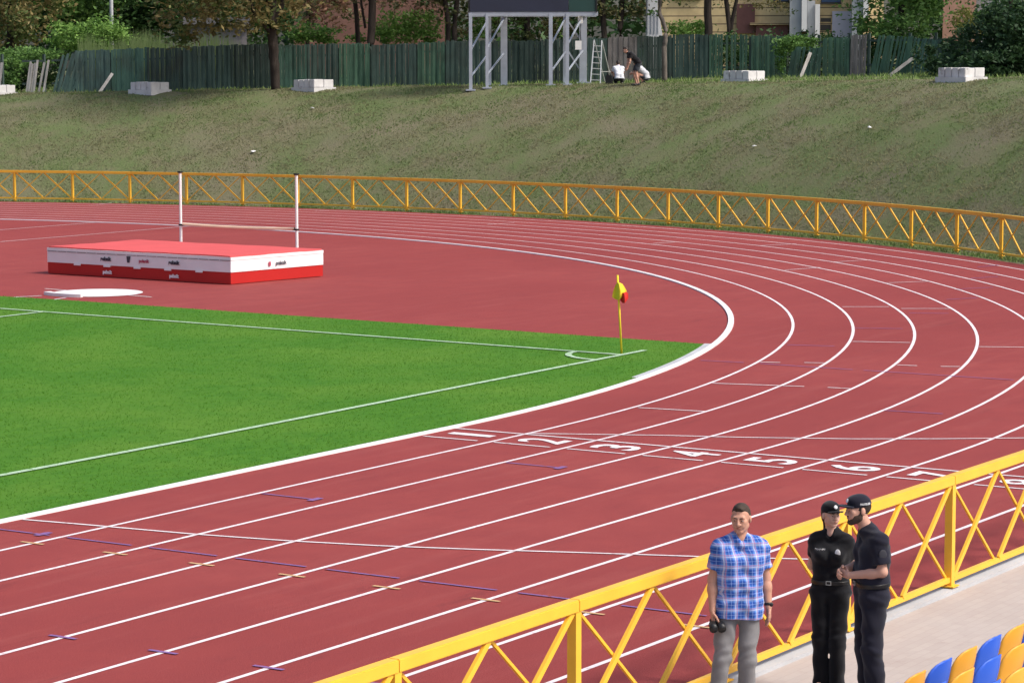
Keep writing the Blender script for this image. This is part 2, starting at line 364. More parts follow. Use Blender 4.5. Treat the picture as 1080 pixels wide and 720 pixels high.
# ------------------------------------------------------------------ pavement, edging and stand
q = NT('pale_paving'); cc = q.coord()
br = q.n('ShaderNodeTexBrick'); q.l(cc, br.inputs[0]); br.inputs['Scale'].default_value = 1
br.inputs['Brick Width'].default_value = .2; br.inputs['Row Height'].default_value = .1; br.inputs['Mortar Size'].default_value = .004
br.inputs['Color1'].default_value = (.43, .37, .335, 1); br.inputs['Color2'].default_value = (.395, .335, .305, 1); br.inputs['Mortar'].default_value = (.37, .30, .27, 1)
c = q.mix(q.ramp(q.noise(cc, .9, 5), [(.35, (0, 0, 0)), (.7, (.6, .6, .6))]), br.outputs[0], (.44, .39, .365))
c = q.mix(q.ramp(q.noise(cc, 5, 6, .7), [(.55, (0, 0, 0)), (.75, (.4, .4, .4))]), c, (.31, .235, .21))
q.base(c); q.rough(.85); q.spec(.25); q.bump(br.outputs[1], .15, .004); MT['paving'] = q.m
struct('pavement', MB().add([(-62, -49.76, .004), (12, -49.76, .004), (12, -47.5, .004), (-62, -47.5, .004)], [(0, 1, 2, 3)]), MT['paving'])
struct('pavement_edging', MB().box((-25, -47.60, .012), (74, .22, .05)), MT['concrete'])
struct('track_margin', MB().add([(-62, -47.5, .002), (0, -47.5, .002), (0, -47.0, .002), (-62, -47.0, .002)], [(0, 1, 2, 3)]), MT['track'])
NROW = 4; RY = [-50.22-.8*k for k in range(NROW)]; RZ = [.05+.31*k for k in range(NROW)]
st = MB()
for k in range(NROW):
    st.box((-20, -49.72-.8*k-.4-(4 if k == NROW-1 else 0), RZ[k]/2-.03), (60, .8+(8 if k == NROW-1 else 0), RZ[k]+.06))
struct('stand_steps', st, MT['concrete'])

# seats
MT['seat_y'] = mat('yellow_seat_plastic', (.80, .36, .03), .42, .05, 3, 60, .03, .5)
MT['seat_b'] = mat('blue_seat_plastic', (.030, .115, .62), .42, .05, 3, 60, .03, .5)
def seat_shell():
    prof = [(.40, .385, .19, 0), (.39, .405, .205, 0), (.36, .415, .212, 0), (.20, .405, .215, 0), (.06, .395, .215, .01), (.0, .405, .215, .02), (-.03, .44, .215, .05), (-.05, .52, .217, .07), (-.07, .60, .216, .075), (-.085, .66, .210, .075), (-.095, .705, .197, .068), (-.10, .74, .176, .055), (-.104, .768, .145, .038), (-.107, .786, .105, .02), (-.108, .796, .06, .006)]
    nt_ = 13; V = np.zeros((len(prof), nt_, 3))
    for i, (y, z, hw, cu) in enumerate(prof):
        for j in range(nt_):
            t = -1+2*j/(nt_-1); pan = i < 5
            V[i, j] = (hw*t, y+cu*abs(t)**2.2, z+(.03*abs(t)**3 if pan else 0)+(.0 if pan else 0))
    du = np.gradient(V, axis=1); dv = np.gradient(V, axis=0); N = np.cross(du, dv); N /= np.linalg.norm(N, axis=2, keepdims=True)+1e-9
    V2 = V+N*.011
    a, b = V.reshape(-1, 3), V2.reshape(-1, 3); ni, nj = V.shape[:2]; K = ni*nj; g = np.arange(K).reshape(ni, nj); F = []
    for i in range(ni-1):
        for j in range(nj-1):
            qd = (g[i, j], g[i, j+1], g[i+1, j+1], g[i+1, j]); F += [qd, tuple(x+K for x in qd[::-1])]
    loop = list(g[0, :])+list(g[1:, -1])+list(g[-1, -2::-1])+list(g[-2:0:-1, 0])
    for x, y in zip(loop, loop[1:]+loop[:1]): F.append((x, y, y+K, x+K))
    return [tuple(p) for p in np.r_[a, b]], [tuple(int(i) for i in f_) for f_ in F]
SV, SF = seat_shell()
def make_seat(mt, name):
    e = bpy.data.objects.new('stadium_seat', None); COL.objects.link(e); e['local'] = 1
    o = link('seat_shell', SV, SF, mt, e, True)
    b = MB(); b.bar((-.12, .02, 0), (-.12, .02, .385), .04, .04); b.bar((.12, .02, 0), (.12, .02, .385), .04, .04); b.bar((-.16, .02, .37), (.16, .02, .37), .05, .03)
    b.build('seat_bracket', MT['galv'], e)
    return e
seat_src = {}
ordn = ['first', 'second', 'third', 'fourth', 'fifth', 'sixth', 'seventh', 'eighth', 'ninth', 'tenth']
for k in range(NROW):
    lst = []
    for i in range(-10, 14):
        x = -13.03+.5*i
        if visible(x, RY[k]-.1, RZ[k]+.79, 26): lst.append((x, i))
    lst.sort(reverse=True)
    cnt = {0: 0, 1: 0}
    for x, i in lst:
        b = i % 2
        if b not in seat_src: e = seat_src[b] = make_seat(MT['seat_y' if b else 'seat_b'], '')
        else:
            s_ = seat_src[b]; e = s_.copy(); COL.objects.link(e)
            for ch in s_.children:
                c2 = ch.copy(); COL.objects.link(c2); c2.parent = e
        e.location = (x, RY[k], RZ[k])
        cl = 'yellow' if b else 'blue'; rown = ['front row', 'second row', 'third row', 'fourth row'][k]
        tag(e, '%s plastic seat, %s %s one from the right in the %s' % (cl, ordn[cnt[b]], cl, rown), 'seat', 'blue and yellow seats in the stand')
        cnt[b] += 1

# ------------------------------------------------------------------ yellow truss railings
def railing(label, posts, out, loc):
    root = empty('truss_railing', loc, label, 'railing')
    pv = [Vector((*p, 0)) for p in posts]
    top = MB(); bot = MB()
    for a, b in zip(pv[:-1], pv[1:]):
        top.bar(a+Vector((0, 0, 1.15)), b+Vector((0, 0, 1.15)), .10, .10, ext=.004); bot.bar(a+Vector((0, 0, .12)), b+Vector((0, 0, .12)), .055, .055, ext=.0)
    top.build('top_rail', MT['yellow'], root, bevel=.008); bot.build('bottom_rail', MT['yellow'], root, bevel=.004)
    for p in pv:
        b = MB(); b.bar(p+Vector((0, 0, .0)), p+Vector((0, 0, 1.105)), .082, .082); b.box(p+Vector((0, 0, .056)), (.16, .16, .012)); b.build('post', MT['yellow'], root)
    for a, b in zip(pv[:-1], pv[1:]):
        d = (b-a); nrm = Vector((-d.y, d.x, 0)).normalized()*.018; q1 = a+d*.025; q2 = a+d*.5; q3 = b-d*.025; zt, zb = Vector((0, 0, 1.105)), Vector((0, 0, .145))
        for s, e in ((q1, q2-d*.012), (q2+d*.012, q3)):
            MB().bar(s+zb-nrm, e+zt-nrm, .03, .052).build('brace', MT['yellow'], root)
            MB().bar(s+zt+nrm, e+zb+nrm, .024, .026).build('brace', MT['yellow'], root)
    return root
ths = [-6.63+2.983*k for k in range(-13, 11)]
railing('long yellow truss railing curving round the far bend below the grass bank', [(47.62*math.cos(R_(t)), 47.62*math.sin(R_(t))) for t in ths], 1, (47.62, 0, 0))
railing('yellow truss railing in the foreground between the track and the paving', [(-22.57+2.5*k, -47.6) for k in range(10)], 1, (-10.07, -47.6, 0))

# ------------------------------------------------------------------ high jump mat and stands
MT['mat_top'] = mat('pink_red_mat_top', (.58, .085, .085), .75, .06, 1.2, 30, .15, .3)
MT['mat_red'] = mat('red_mat_side', (.42, .013, .011), .55, .06, 1.5, 20, .15, .35)
MT['mat_white'] = mat('white_mat_band', (.76, .75, .77), .6, .04, 2, 20, .15, .3)
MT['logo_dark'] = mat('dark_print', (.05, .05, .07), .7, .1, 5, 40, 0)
MT['logo_red'] = mat('red_print', (.40, .06, .10), .7, .1, 5, 40, 0)
MA, MBp, MC, MD = Vector((18.92, -11.5, 0)), Vector((18.62, -17.67, 0)), Vector((21.85, -18.08, 0)), Vector((22.2, -11.75, 0))
mroot = empty('high_jump_mat', (20.4, -14.7, 0), 'red and white high jump landing mat on the red area beside the curve', 'mat')
def slab(z0, z1, grow, ex=0, n=12):
    mbb = MB(); cen = (MA+MBp+MC+MD)/4; P4 = []
    for a, b in ((MA, MBp), (MBp, MC), (MC, MD), (MD, MA)):
        for i in range(n):
            p = a.lerp(b, i/n); P4.append(p+(p-cen).normalized()*grow)
    m_ = len(P4)
    sag = [ex*(.5*math.sin(i*1.9)+.5*math.sin(i*.7+1)) for i in range(m_)]
    mbb.add([(p.x, p.y, z0) for p in P4]+[(p.x, p.y, z1+s) for p, s in zip(P4, sag)], [(i, (i+1) % m_, m_+(i+1) % m_, m_+i) for i in range(m_)])
    mbb.add([(p.x, p.y, z1+s) for p, s in zip(P4, sag)]+[(cen.x, cen.y, z1)], [(i, (i+1) % m_, m_) for i in range(m_)])
    return mbb
slab(.015, .30, 0).build('lower_cushion', MT['mat_red'], mroot)
slab(.301, .585, .012).build('upper_cushion', MT['mat_white'], mroot)
slab(.592, .665, .02, .008).build('cover_edge', MT['mat_white'], mroot)
slab(.666, .70, -.03, .008).build('top_pad', MT['mat_top'], mroot)
ff = MB(); ed = (MBp-MA).normalized(); el_ = (MBp-MA).length; on = Vector((-1, .05, 0)).normalized()
for i in range(6):                                              # tabs of the cover over the red base
    t0 = el_*(i+.12)/6; t1 = el_*(i+.92)/6
    ff.add([MA+ed*t0+on*.02+Vector((0, 0, .262)), MA+ed*t1+on*.02+Vector((0, 0, .262)), MA+ed*t1+on*.02+Vector((0, 0, .305)), MA+ed*t0+on*.02+Vector((0, 0, .305))], [(0, 1, 2, 3)])
ff2 = MB()
for i in range(1, 6):
    t = el_*(i+.02)/6; ff2.box(MA+ed*t+on*.018+Vector((0, 0, .285)), (.02, .22, .05), math.atan2(ed.y, ed.x)+math.pi/2)
ff2.build('strap', MT['mat_white'], mroot)
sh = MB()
for i in range(18):                                             # dark strips put in as the shade under the cover's rim
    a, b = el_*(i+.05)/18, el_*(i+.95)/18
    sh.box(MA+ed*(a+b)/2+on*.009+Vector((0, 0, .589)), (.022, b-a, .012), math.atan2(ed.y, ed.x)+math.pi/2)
sh.build('rim_shade', MT['logo_dark'], mroot)
def wall_text(body, p, ex, nrm, size, mt, root, bold=.012, name='lettering', sx=1.0):
    v, f = text_mesh(body, size, bold, sx); p = Vector(p); ex = Vector(ex).normalized(); nrm = Vector(nrm).normalized()
    return MB().add([p+ex*x+Vector((0, 0, y))+nrm*.006 for x, y in v], f).build(name, mt, root)
def fp(t, z): return MA+ed*t+on*.025+Vector((0, 0, z))
wall_text('polanik', fp(2.05, .46), ed, on, .115, MT['logo_dark'], mroot)
wall_text('polanik', fp(3.35, .46), ed, on, .115, MT['logo_red'], mroot, .006)
lg = MB(); lg.poly([fp(2.78, .40), fp(2.86, .40), fp(2.9, .56), fp(2.76, .56)]); lg.build('emblem', MT['logo_dark'], mroot)
wall_text('polanik', fp(4.35, .46), ed, on, .115, MT['logo_dark'], mroot)
wall_text('polanik', fp(2.1, .13), ed, on, .10, MT['mat_white'], mroot)
wall_text('polanik', fp(4.35, .13), ed, on, .10, MT['mat_white'], mroot)
rd = (MC-MBp).normalized(); rn = Vector((rd.y, -rd.x, 0))
wall_text('polanik', MBp+rd*1.72+rn*.03+Vector((0, 0, .44)), rd, rn, .125, MT['logo_dark'], mroot, .006)
lg = MB(); p0 = MBp+rd*1.28+rn*.035; lg.poly([p0+Vector((0, 0, .38)), p0+rd*.08+Vector((0, 0, .38)), p0+rd*.08+Vector((0, 0, .49)), p0+Vector((0, 0, .49))]); lg.build('emblem', MT['logo_red'], mroot)
# uprights behind the mat
def on_line(u, ax, bx):                # bearing of u crossed with a line in plan
    a = YAW-math.atan((u-540)/FPX); d = Vector((math.cos(a), math.sin(a))); p = Vector(ax); e = Vector(bx)-p; o = Vector((CX, CY))-p
    t = (o.y*e.x-o.x*e.y)/(d.x*e.y-d.y*e.x); return Vector((CX, CY))+d*t
LA, LB = (22.95, -10), (22.45, -18.5)
pL = on_line(190.5, LA, LB); pR = on_line(313, LA, LB)
DL = (pL-Vector((CX, CY))).length; DR = (pR-Vector((CX, CY))).length
barz = []
for p, D_, top, bz, side in ((pL, DL, 181, 234.5, 'left'), (pR, DR, 184, 240.5, 'right')):
    e = empty('high_jump_stand', (p.x, p.y, 0), 'white high jump upright behind the %s' % ('middle of the mat' if side == 'left' else 'right end of the mat'), 'upright', 'high jump uprights')
    zt = zat(top, D_); zb_ = zat(bz, D_); barz.append(zb_)
    b = MB(); b.tube([(p.x, p.y, .05), (p.x, p.y, zt)], .037, 10); b.build('pole', MT['white_plastic'], e)
    MB().box((p.x, p.y, zt+.02), (.10, .10, .045)).build('cap', MT['black'], e)
    b = MB(); b.box((p.x, p.y, .04), (.85, .09, .07), .8); b.box((p.x, p.y, .041), (.09, .85, .069), .8); b.build('base', MT['alu'], e)
    dr = (pR-pL).normalized()*(1 if side == 'left' else -1)
    b = MB(); b.box((p.x, p.y, zb_-.02), (.085, .085, .045)); b.box((p.x+dr.x*.09, p.y+dr.y*.09, zb_-.035), (.05, .07, .02), math.atan2(dr.y, dr.x)); b.build('bar_rest', MT['black'], e)
MT['bar'] = mat('pale_orange_bar', (.85, .64, .45), .5, .05, 2, 30, 0)
dr = (pR-pL).normalized()
a = Vector((pL.x+dr.x*.08, pL.y+dr.y*.08, barz[0])); b = Vector((pR.x-dr.x*.08, pR.y-dr.y*.08, barz[1])); 
br_ = empty('crossbar', (a+b)/2, 'pale orange high jump crossbar resting between two white uprights', 'crossbar')
mid = [a.lerp(b, t)-Vector((0, 0, .03*4*t*(1-t))) for t in (0, .1, .2, .35, .5, .65, .8, .9, 1)]
MB().tube(mid, .036, 8).build('bar', MT['bar'], br_)
for e_, d_ in ((a, .09), (b, -.09)): MB().tube([e_, e_+Vector((dr.x*d_, dr.y*d_, 0))], .032, 8).build('end_piece', MT['black'], br_)

# ------------------------------------------------------------------ corner flag
MT['flag_y'] = mat('yellow_flag_cloth', (.80, .58, .03), .8, .06, 4, 40, .1)
MT['flag_r'] = mat('red_flag_cloth', (.55, .02, .015), .8, .06, 4, 40, .1)
fb = Vector((10.10, -33.55, .01)); ft = fb+Vector((-.03, .075, 1.46))
ef = empty('corner_flag', fb, 'yellow corner flag pole leaning at the pitch corner, drooping red and yellow flag', 'flag')
MB().tube([fb, ft], .020, 8).build('pole', MT['flag_y'], ef, True)
def cloth(pts, n, name, mt):
    mbb = MB(); rows = len(pts); V = []
    for (a, b, w) in pts:
        for j in range(n+1):
            t = j/n; p = Vector(a).lerp(Vector(b), t); p += Vector((.85, .53, 0))*w*math.sin(t*7+1)*.05; V.append(p)
    F = [(i*(n+1)+j, i*(n+1)+j+1, (i+1)*(n+1)+j+1, (i+1)*(n+1)+j) for i in range(rows-1) for j in range(n)]
    mbb.add(V, F); V2 = [p+Vector((-.85, -.53, 0))*.006 for p in V]; mbb.add(V2, [q[::-1] for q in F]); return mbb.build(name, mt, ef, True)
rv = Vector((r0.x, r0.y, 0)); pf = lambda h, s: fb.lerp(ft, h/1.5)+rv*s-Vector((.88, .47, 0))*.03
cloth([(pf(1.36, -.012), pf(1.36, .03), .5), (pf(1.30, -.05), pf(1.33, .09), .9), (pf(1.20, -.09), pf(1.22, .15), 1.4), (pf(1.08, -.12), pf(1.12, .17), 1.4), (pf(1.03, -.05), pf(1.05, .05), 1.2)], 12, 'flag_cloth', MT['flag_y'])
cloth([(pf(1.16, .05), pf(1.19, .15), .6), (pf(1.10, .03), pf(1.15, .18), 1), (pf(1.02, .03), pf(1.06, .18), 1.2), (pf(.97, .07), pf(.99, .13), 1)], 8, 'flag_panel', MT['flag_r']).location -= Vector((.05, .03, 0))

# ------------------------------------------------------------------ concrete plinths on the bank
def G(x, y): return float(hgt(x, y))
def bank_D(u, v):                  # distance at which the ground of the bank is seen at photo row v
    D = 70.
    while D < 125:
        x, y = at(u, D)
        if math.hypot(x, y) > 49 and G(x, y) > zat(v, D)+0: pass
        if math.hypot(x, y) > 48.3 and zat(v, D) <= G(x, y): return D
        D += .1
    return 112.
for u, D, vtop, rot, w, d_, lab in ((0, 99, 91, .35, 1.25, 1.0, 'pale concrete plinth cut by the left edge of the photo'), (160, 98.6, 89.5, .25, 1.25, 1.1, 'pale concrete plinth in front of the green fence, left of the big trunk'),
        (332, 96, 85, .45, 1.25, 1.15, 'grey-white concrete plinth in front of the green fence between the big trunk and the scoreboard'), (784, 86.6, 75.5, .35, 1.2, 1.15, 'pale concrete plinth on the bank crest right of the thin tree'), (1012, 86.5, 73, .55, 1.15, 1.2, 'pale concrete plinth on the bank crest in front of the dark bush')):
    D = bank_D(u, D)+.5; x, y = at(u, D); z0 = G(x, y); zt = z0+.42
    e = empty('concrete_plinth', (x, y, z0), lab, 'plinth', 'concrete plinths along the bank crest')
    ang = YAW+math.pi/2-.55-rot*.4; b = MB(); R3 = Matrix.Rotation(ang, 3, 'Z'); nx = 4
    MB().box((x, y, z0-.02), (w+.12, d_+.12, .24), ang).build('base_slab', MT['plinth'], e)
    print('plinth', u, round(D, 1), round(z0, 2))
    for i in range(nx):
        for j in range(2):
            off = R3@Vector(((i-(nx-1)/2)*w/nx, (j-.5)*d_/2, 0)); hh = zt-z0-.1
            b.box((x+off.x, y+off.y, z0+.1+hh/2+random.uniform(-.012, .012)), (w/nx-.022, d_/2-.022, hh), ang)
    b.build('block_course', MT['plinth'], e, bevel=.015)

# ------------------------------------------------------------------ scoreboard on legs
DSB = bank_D(505, 95.3)-106.6; sbx, sby = at(562, 107.5+DSB); zb_ = zat(13, 106.5+DSB)
sb = empty('scoreboard', (sbx, sby, G(sbx, sby)), 'dark electronic scoreboard raised on grey steel legs on the bank crest', 'scoreboard')
def P3(u, D, z): x, y = at(u, D); return Vector((x, y, z))
aS = YAW-math.atan((562-540)/FPX); nS = Vector((math.cos(aS), math.sin(aS), 0)); xS = Vector((math.sin(aS), -math.cos(aS), 0))
c0 = P3(562.5, 106.8+DSB, zb_+.02+1.5)
RS = Matrix((xS, nS, Vector((0, 0, 1)))).transposed()
MB().box(c0-xS*.55, (3.92, .55, 3.0), R=RS).build('display_panel', MT['dark_screen'], sb)
MB().box(c0+xS*1.955, (1.06, .55, 3.0), R=RS).build('display_panel', MT['green_screen'], sb)
fr = MB(); fr.box(c0+xS*2.52, (.05, .62, 3.05), R=RS); fr.box(c0-xS*2.55, (.05, .62, 3.05), R=RS); fr.box(c0+Vector((0, 0, 1.53)), (5.2, .62, .06), R=RS); fr.build('frame', MT['black'], sb)
bm_ = MB(); bm_.box(c0-Vector((0, 0, 1.59)), (5.16, .5, .16), R=RS); bm_.box(c0-Vector((0, 0, 1.592))+nS*2.6, (5.16, .16, .14), R=RS)
for s in (-2.45, -1.75, .8, 1.5): bm_.bar(c0-Vector((0, 0, 1.60))+xS*s, c0-Vector((0, 0, 1.60))+xS*(s+.68)+nS*2.6, .1, .1)
bm_.build('beam', MT['galv'], sb)
def leg(u, D, w, dpt):
    x, y = at(u, D); g = G(x, y); b = MB()
    b.box((x, y, (g+zb_-.1)/2), (w, dpt, zb_-.1-g+.1), R=RS)
    b.box((x, y, g+.03), (w+.25, dpt+.25, .06), R=RS); b.build('leg', MT['galv'], sb); return Vector((x, y, g))
F1, F2 = leg(497, 106.6+DSB, .13, .13), leg(514.3, 106.6+DSB, .11, .13); B1, B2 = leg(515.5, 109.4+DSB, .24, .20), leg(532, 109.4+DSB, .27, .20)
F3, F4 = leg(581, 106.6+DSB, .15, .13), leg(598.5, 106.6+DSB, .13, .13); B3, B4 = leg(597, 109.4+DSB, .24, .20), leg(615, 109.4+DSB, .30, .20)
def brace(a, b, za, zb, w=.055): MB().bar((a.x, a.y, a.z+za), (b.x, b.y, b.z+zb), w, w).build('brace', MT['galv'], sb)
H_ = zb_-.2-F1.z
for a, b in ((F1, B1), (F2, B2), (F3, B3), (F4, B4)): brace(a, b, .55, 1.35); brace(a, b, 1.6, 2.75)
brace(B3, B4, 1.5, .35, .06); brace(B3, B4, 2.7, 1.6, .06)
bx = MB(); x, y = at(610, 108.9+DSB); bx.box((x, y, zat(48, 108.9+DSB)), (.26, .16, .36), R=RS); bx.build('control_box', MT['white_plastic'], sb)
bx = MB(); x, y = at(612, 108.95+DSB); bx.box((x, y, zat(21, 108.9+DSB)), (.2, .14, .3), R=RS); bx.build('control_box', MT['white_plastic'], sb)
x, y = at(612.5, 109.0+DSB); MB().tube([(x, y, zat(26, 109+DSB)), (x-.03, y, zat(36, 109+DSB)), (x+.02, y, zat(44, 109+DSB))], .02, 6).build('cable', MT['black'], sb)

# ladder
lx, ly = at(628, 107.6+DSB); lg_ = G(lx, ly)
le = empty('step_ladder', (lx, ly, lg_), 'open aluminium step ladder standing beside the right scoreboard leg', 'ladder')
zt = zat(43, 107.6+DSB)
bl, brr = P3(622.5, 107.5+DSB, lg_), P3(633, 107.5+DSB, lg_-.02); tl, trr = P3(626.5, 108.1+DSB, zt+.02), P3(634.5, 108.1+DSB, zt)
for a, b in ((bl, tl), (brr, trr)): MB().bar(a, b, .045, .07, nS).build('side_rail', MT['alu'], le)
for i in range(1, 8):
    t = i/8.0; MB().bar(bl.lerp(tl, t), brr.lerp(trr, t), .05, .035).build('rung', MT['alu'], le)
MB().bar(P3(645, 109.3+DSB, lg_+.1), trr, .03, .04).build('rear_leg', MT['alu'], le); MB().bar(P3(638, 109.4+DSB, lg_+.1), tl, .03, .04).build('rear_leg', MT['alu'], le)
MB().bar(P3(633.4, 107.8+DSB, lg_+.55), P3(643.5, 109.0+DSB, lg_+.55), .025, .025).build('spreader', MT['alu'], le)

# ------------------------------------------------------------------ board fence behind the bank
def boardmat(name, c1, c2):
    q = NT(name); g = q.n('ShaderNodeNewGeometry'); cc = q.coord()
    col = q.mix(g.outputs['Random Per Island'], c1, c2)
    w = q.noise(cc, 3, 5, .7, (1.5, 1.5, .35)); col = q.mix(q.ramp(w, [(.4, (0, 0, 0)), (.72, (.75, .75, .75))]), col, sc(c2, 1.5))
    w2 = q.noise(cc, .7, 4, .6); col = q.mix(q.ramp(w2, [(.5, (0, 0, 0)), (.75, (.6, .6, .6))]), col, (.05, .045, .04))
    q.base(col); q.rough(.9); q.spec(.15); q.bump(q.noise(cc, 20, 4, .7, (3, 3, .3)), .5, .01); return q.m
FM = {'teal': boardmat('teal_fence_boards', (0.047, 0.086, 0.079), (0.084, 0.136, 0.120)), 'teal2': boardmat('sea_green_fence_boards', (0.047, 0.098, 0.079), (0.077, 0.145, 0.113)),
      'dark': boardmat('dark_green_fence_boards', (0.032, 0.051, 0.046), (0.051, 0.075, 0.066)), 'slate': boardmat('slate_green_fence_boards', (0.043, 0.072, 0.066), (0.066, 0.101, 0.087)),
      'green': boardmat('green_fence_boards', (0.041, 0.086, 0.064), (0.077, 0.145, 0.099)), 'brown': boardmat('bare_grey_boards', (.120, .108, .104), (.190, .172, .168)),
      'grey': boardmat('weathered_grey_pickets', (.235, .222, .212), (.40, .38, .36))}
def DF(u): return float(np.interp(u, [-20, 60, 330, 560, 700, 900, 960, 1090], [122, 121, 117.5, 115, 114.5, 112.5, 111.5, 109]))
def boards(u0, u1, v0, v1, key, lean, gap, parent, name, jag=.03):
    xa, ya_ = at(u0, DF(u0)); xb, yb = at(u1, DF(u1)); A = Vector((xa, ya_)); B = Vector((xb, yb)); L = (B-A).length; d = (B-A)/L
    n = max(2, round(L/.115)); mbb = MB(); w = L/n; yy = Vector((-d.y, d.x))
    for i in range(n):
        t = (i+.5)/n; p = A+d*L*t; g = G(p.x, p.y)-.06; top = zat(v0+(v1-v0)*t, DF(u0+(u1-u0)*t))+random.uniform(-jag, jag)
        ln = lean*(1+random.uniform(-.25, .25))+random.uniform(-.02, .02); o = yy*random.uniform(-.012, .012)+yy*(.02 if i % 2 else 0)
        a = Vector((p.x+o.x, p.y+o.y, g)); b = Vector((p.x+o.x+d.x*ln, p.y+o.y+d.y*ln, max(top, g+.3)))
        if gap and random.random() < gap*.7: continue
        mbb.bar(a, b, .024, w*(1-gap)-.008, (-yy.x, -yy.y, 0)) if False else mbb.box((a+b)/2, ((w*(1-gap)-.006), .024, (b-a).length), R=Matrix((Vector((d.x, d.y, 0)), Vector((yy.x, yy.y, 0)), Vector((0, 0, 1)))).transposed() @ Matrix.Rotation(math.atan2(ln, b.z-a.z), 3, 'Y'))
    o_ = mbb.build(name, FM[key], parent)
    for h in (.45, 1.45):
        rl = MB().bar((xa+yy.x*.05, ya_+yy.y*.05, G(xa, ya_)+h), (xb+yy.x*.05, yb+yy.y*.05, G(xb, yb)+h), .05, .09)
        rl.build('rail', FM['dark'], parent)
    MB().box((xb+yy.x*.09, yb+yy.y*.09, G(xb, yb)+.85), (.1, .1, 1.8)).build('fence_post', FM['dark'], parent)
fx, fy = at(500, DF(500))
fe = empty('board_fence', (fx, fy, G(fx, fy)), 'long patched green board fence along the top of the grass bank', 'fence')
for a in [(57, 80, 58, 53, 'teal', .55, 0), (82.5, 119, 53, 52, 'teal', 0, 0), (120, 157, 52, 50, 'teal2', 0, 0), (158, 194, 50.5, 50, 'dark', 0, 0), (195, 245, 49.5, 47, 'slate', 0, 0), (246, 290, 47, 46, 'dark', 0, 0), (291, 325, 47.5, 47, 'teal2', 0, 0), (326, 358, 47, 46, 'slate', 0, 0),
          (359, 391, 46, 46, 'green', 0, 0), (393, 440, 47, 46, 'slate', 0, 0), (441, 470, 45, 44, 'green', 0, 0), (471, 520, 43, 43, 'slate', 0, 0), (521, 570, 43, 43, 'dark', 0, 0), (571, 615, 42, 41, 'dark', 0, 0), (616, 640, 41, 40, 'slate', 0, 0), (641, 672, 40, 39, 'brown', 0, 0),  # dark panels behind the scoreboard carry the shadow there in their colour
          (672, 708, 39, 38, 'dark', 0, 0), (709, 746, 37, 37, 'slate', 0, 0), (747, 790, 37, 37, 'green', .0, .14), (791, 828, 38, 39, 'green', 0, .08), (829, 862, 49, 51, 'teal2', .22, .06), (863, 894, 41, 40, 'green', 0, .05), (895, 914, 38, 38, 'brown', .03, .06), (915, 957, 38, 40, 'green', .35, .14), (959, 984, 41, 44, 'teal2', .32, .16), (986, 1040, 44, 46, 'dark', 0, 0), (1041, 1090, 46, 46, 'dark', 0, 0)]:
    boards(*a, fe, 'board_panel')
for u0, u1, v0, v1, ln, lab in ((26, 49, 66, 62, .28, 'broken leaning section of grey bare pickets left of the green fence'), (-12, 5, 66, 64, .2, 'broken grey picket section at the left edge of the photo')):
    x, y = at(u0, DF(u0)); e = empty('picket_section', (x, y, G(x, y)), lab, 'picket fence'); boards(u0, u1, v0, v1, 'grey', ln, .12, e, 'pickets', .1)
for (ua, va, ub, vb, lab) in ((107, 94, 121, 77, 'loose grey plank leaning on the left part of the green fence'), (843, 83, 853.5, 56, 'grey plank propped upright on the fence near the vine'), (936, 79, 961, 62, 'grey plank leaning low against the sagging green pickets')):
    Da, Db = DF(ua)-.75, DF(ub)-.12; xa, ya_ = at(ua, Da); xb, yb = at(ub, Db)
    o = MB().bar((xa, ya_, G(xa, ya_)), (xb, yb, zat(vb, Db)), .13, .03, nS).build('loose_plank', FM['grey']); tag(o, lab, 'plank', 'loose planks leaning on the fence')

# ------------------------------------------------------------------ vegetation
LM = {'dark': leafmat('dark_green_leaves', (0.020, 0.053, 0.017), (0.073, 0.151, 0.041)), 'mid': leafmat('mid_green_leaves', (0.041, 0.102, 0.024), (0.143, 0.265, 0.061)),
      'bright': leafmat('bright_green_leaves', (0.082, 0.184, 0.032), (0.245, 0.408, 0.091)), 'brown': leafmat('turning_chestnut_leaves', (0.112, 0.102, 0.037), (0.286, 0.214, 0.085), c3=(0.091, 0.133, 0.037)),
      'rust': leafmat('rusty_leaves', (0.174, 0.091, 0.061), (0.388, 0.214, 0.143), c3=(0.122, 0.133, 0.061)), 'olive': leafmat('olive_brown_leaves', (0.058, 0.058, 0.024), (0.184, 0.163, 0.065), c3=(0.061, 0.091, 0.030)),
      'yellow': leafmat('yellow_green_leaves', (0.224, 0.245, 0.061), (0.449, 0.428, 0.122)), 'bush': leafmat('deep_green_bush_leaves', (0.014, 0.037, 0.017), (0.049, 0.102, 0.035))}
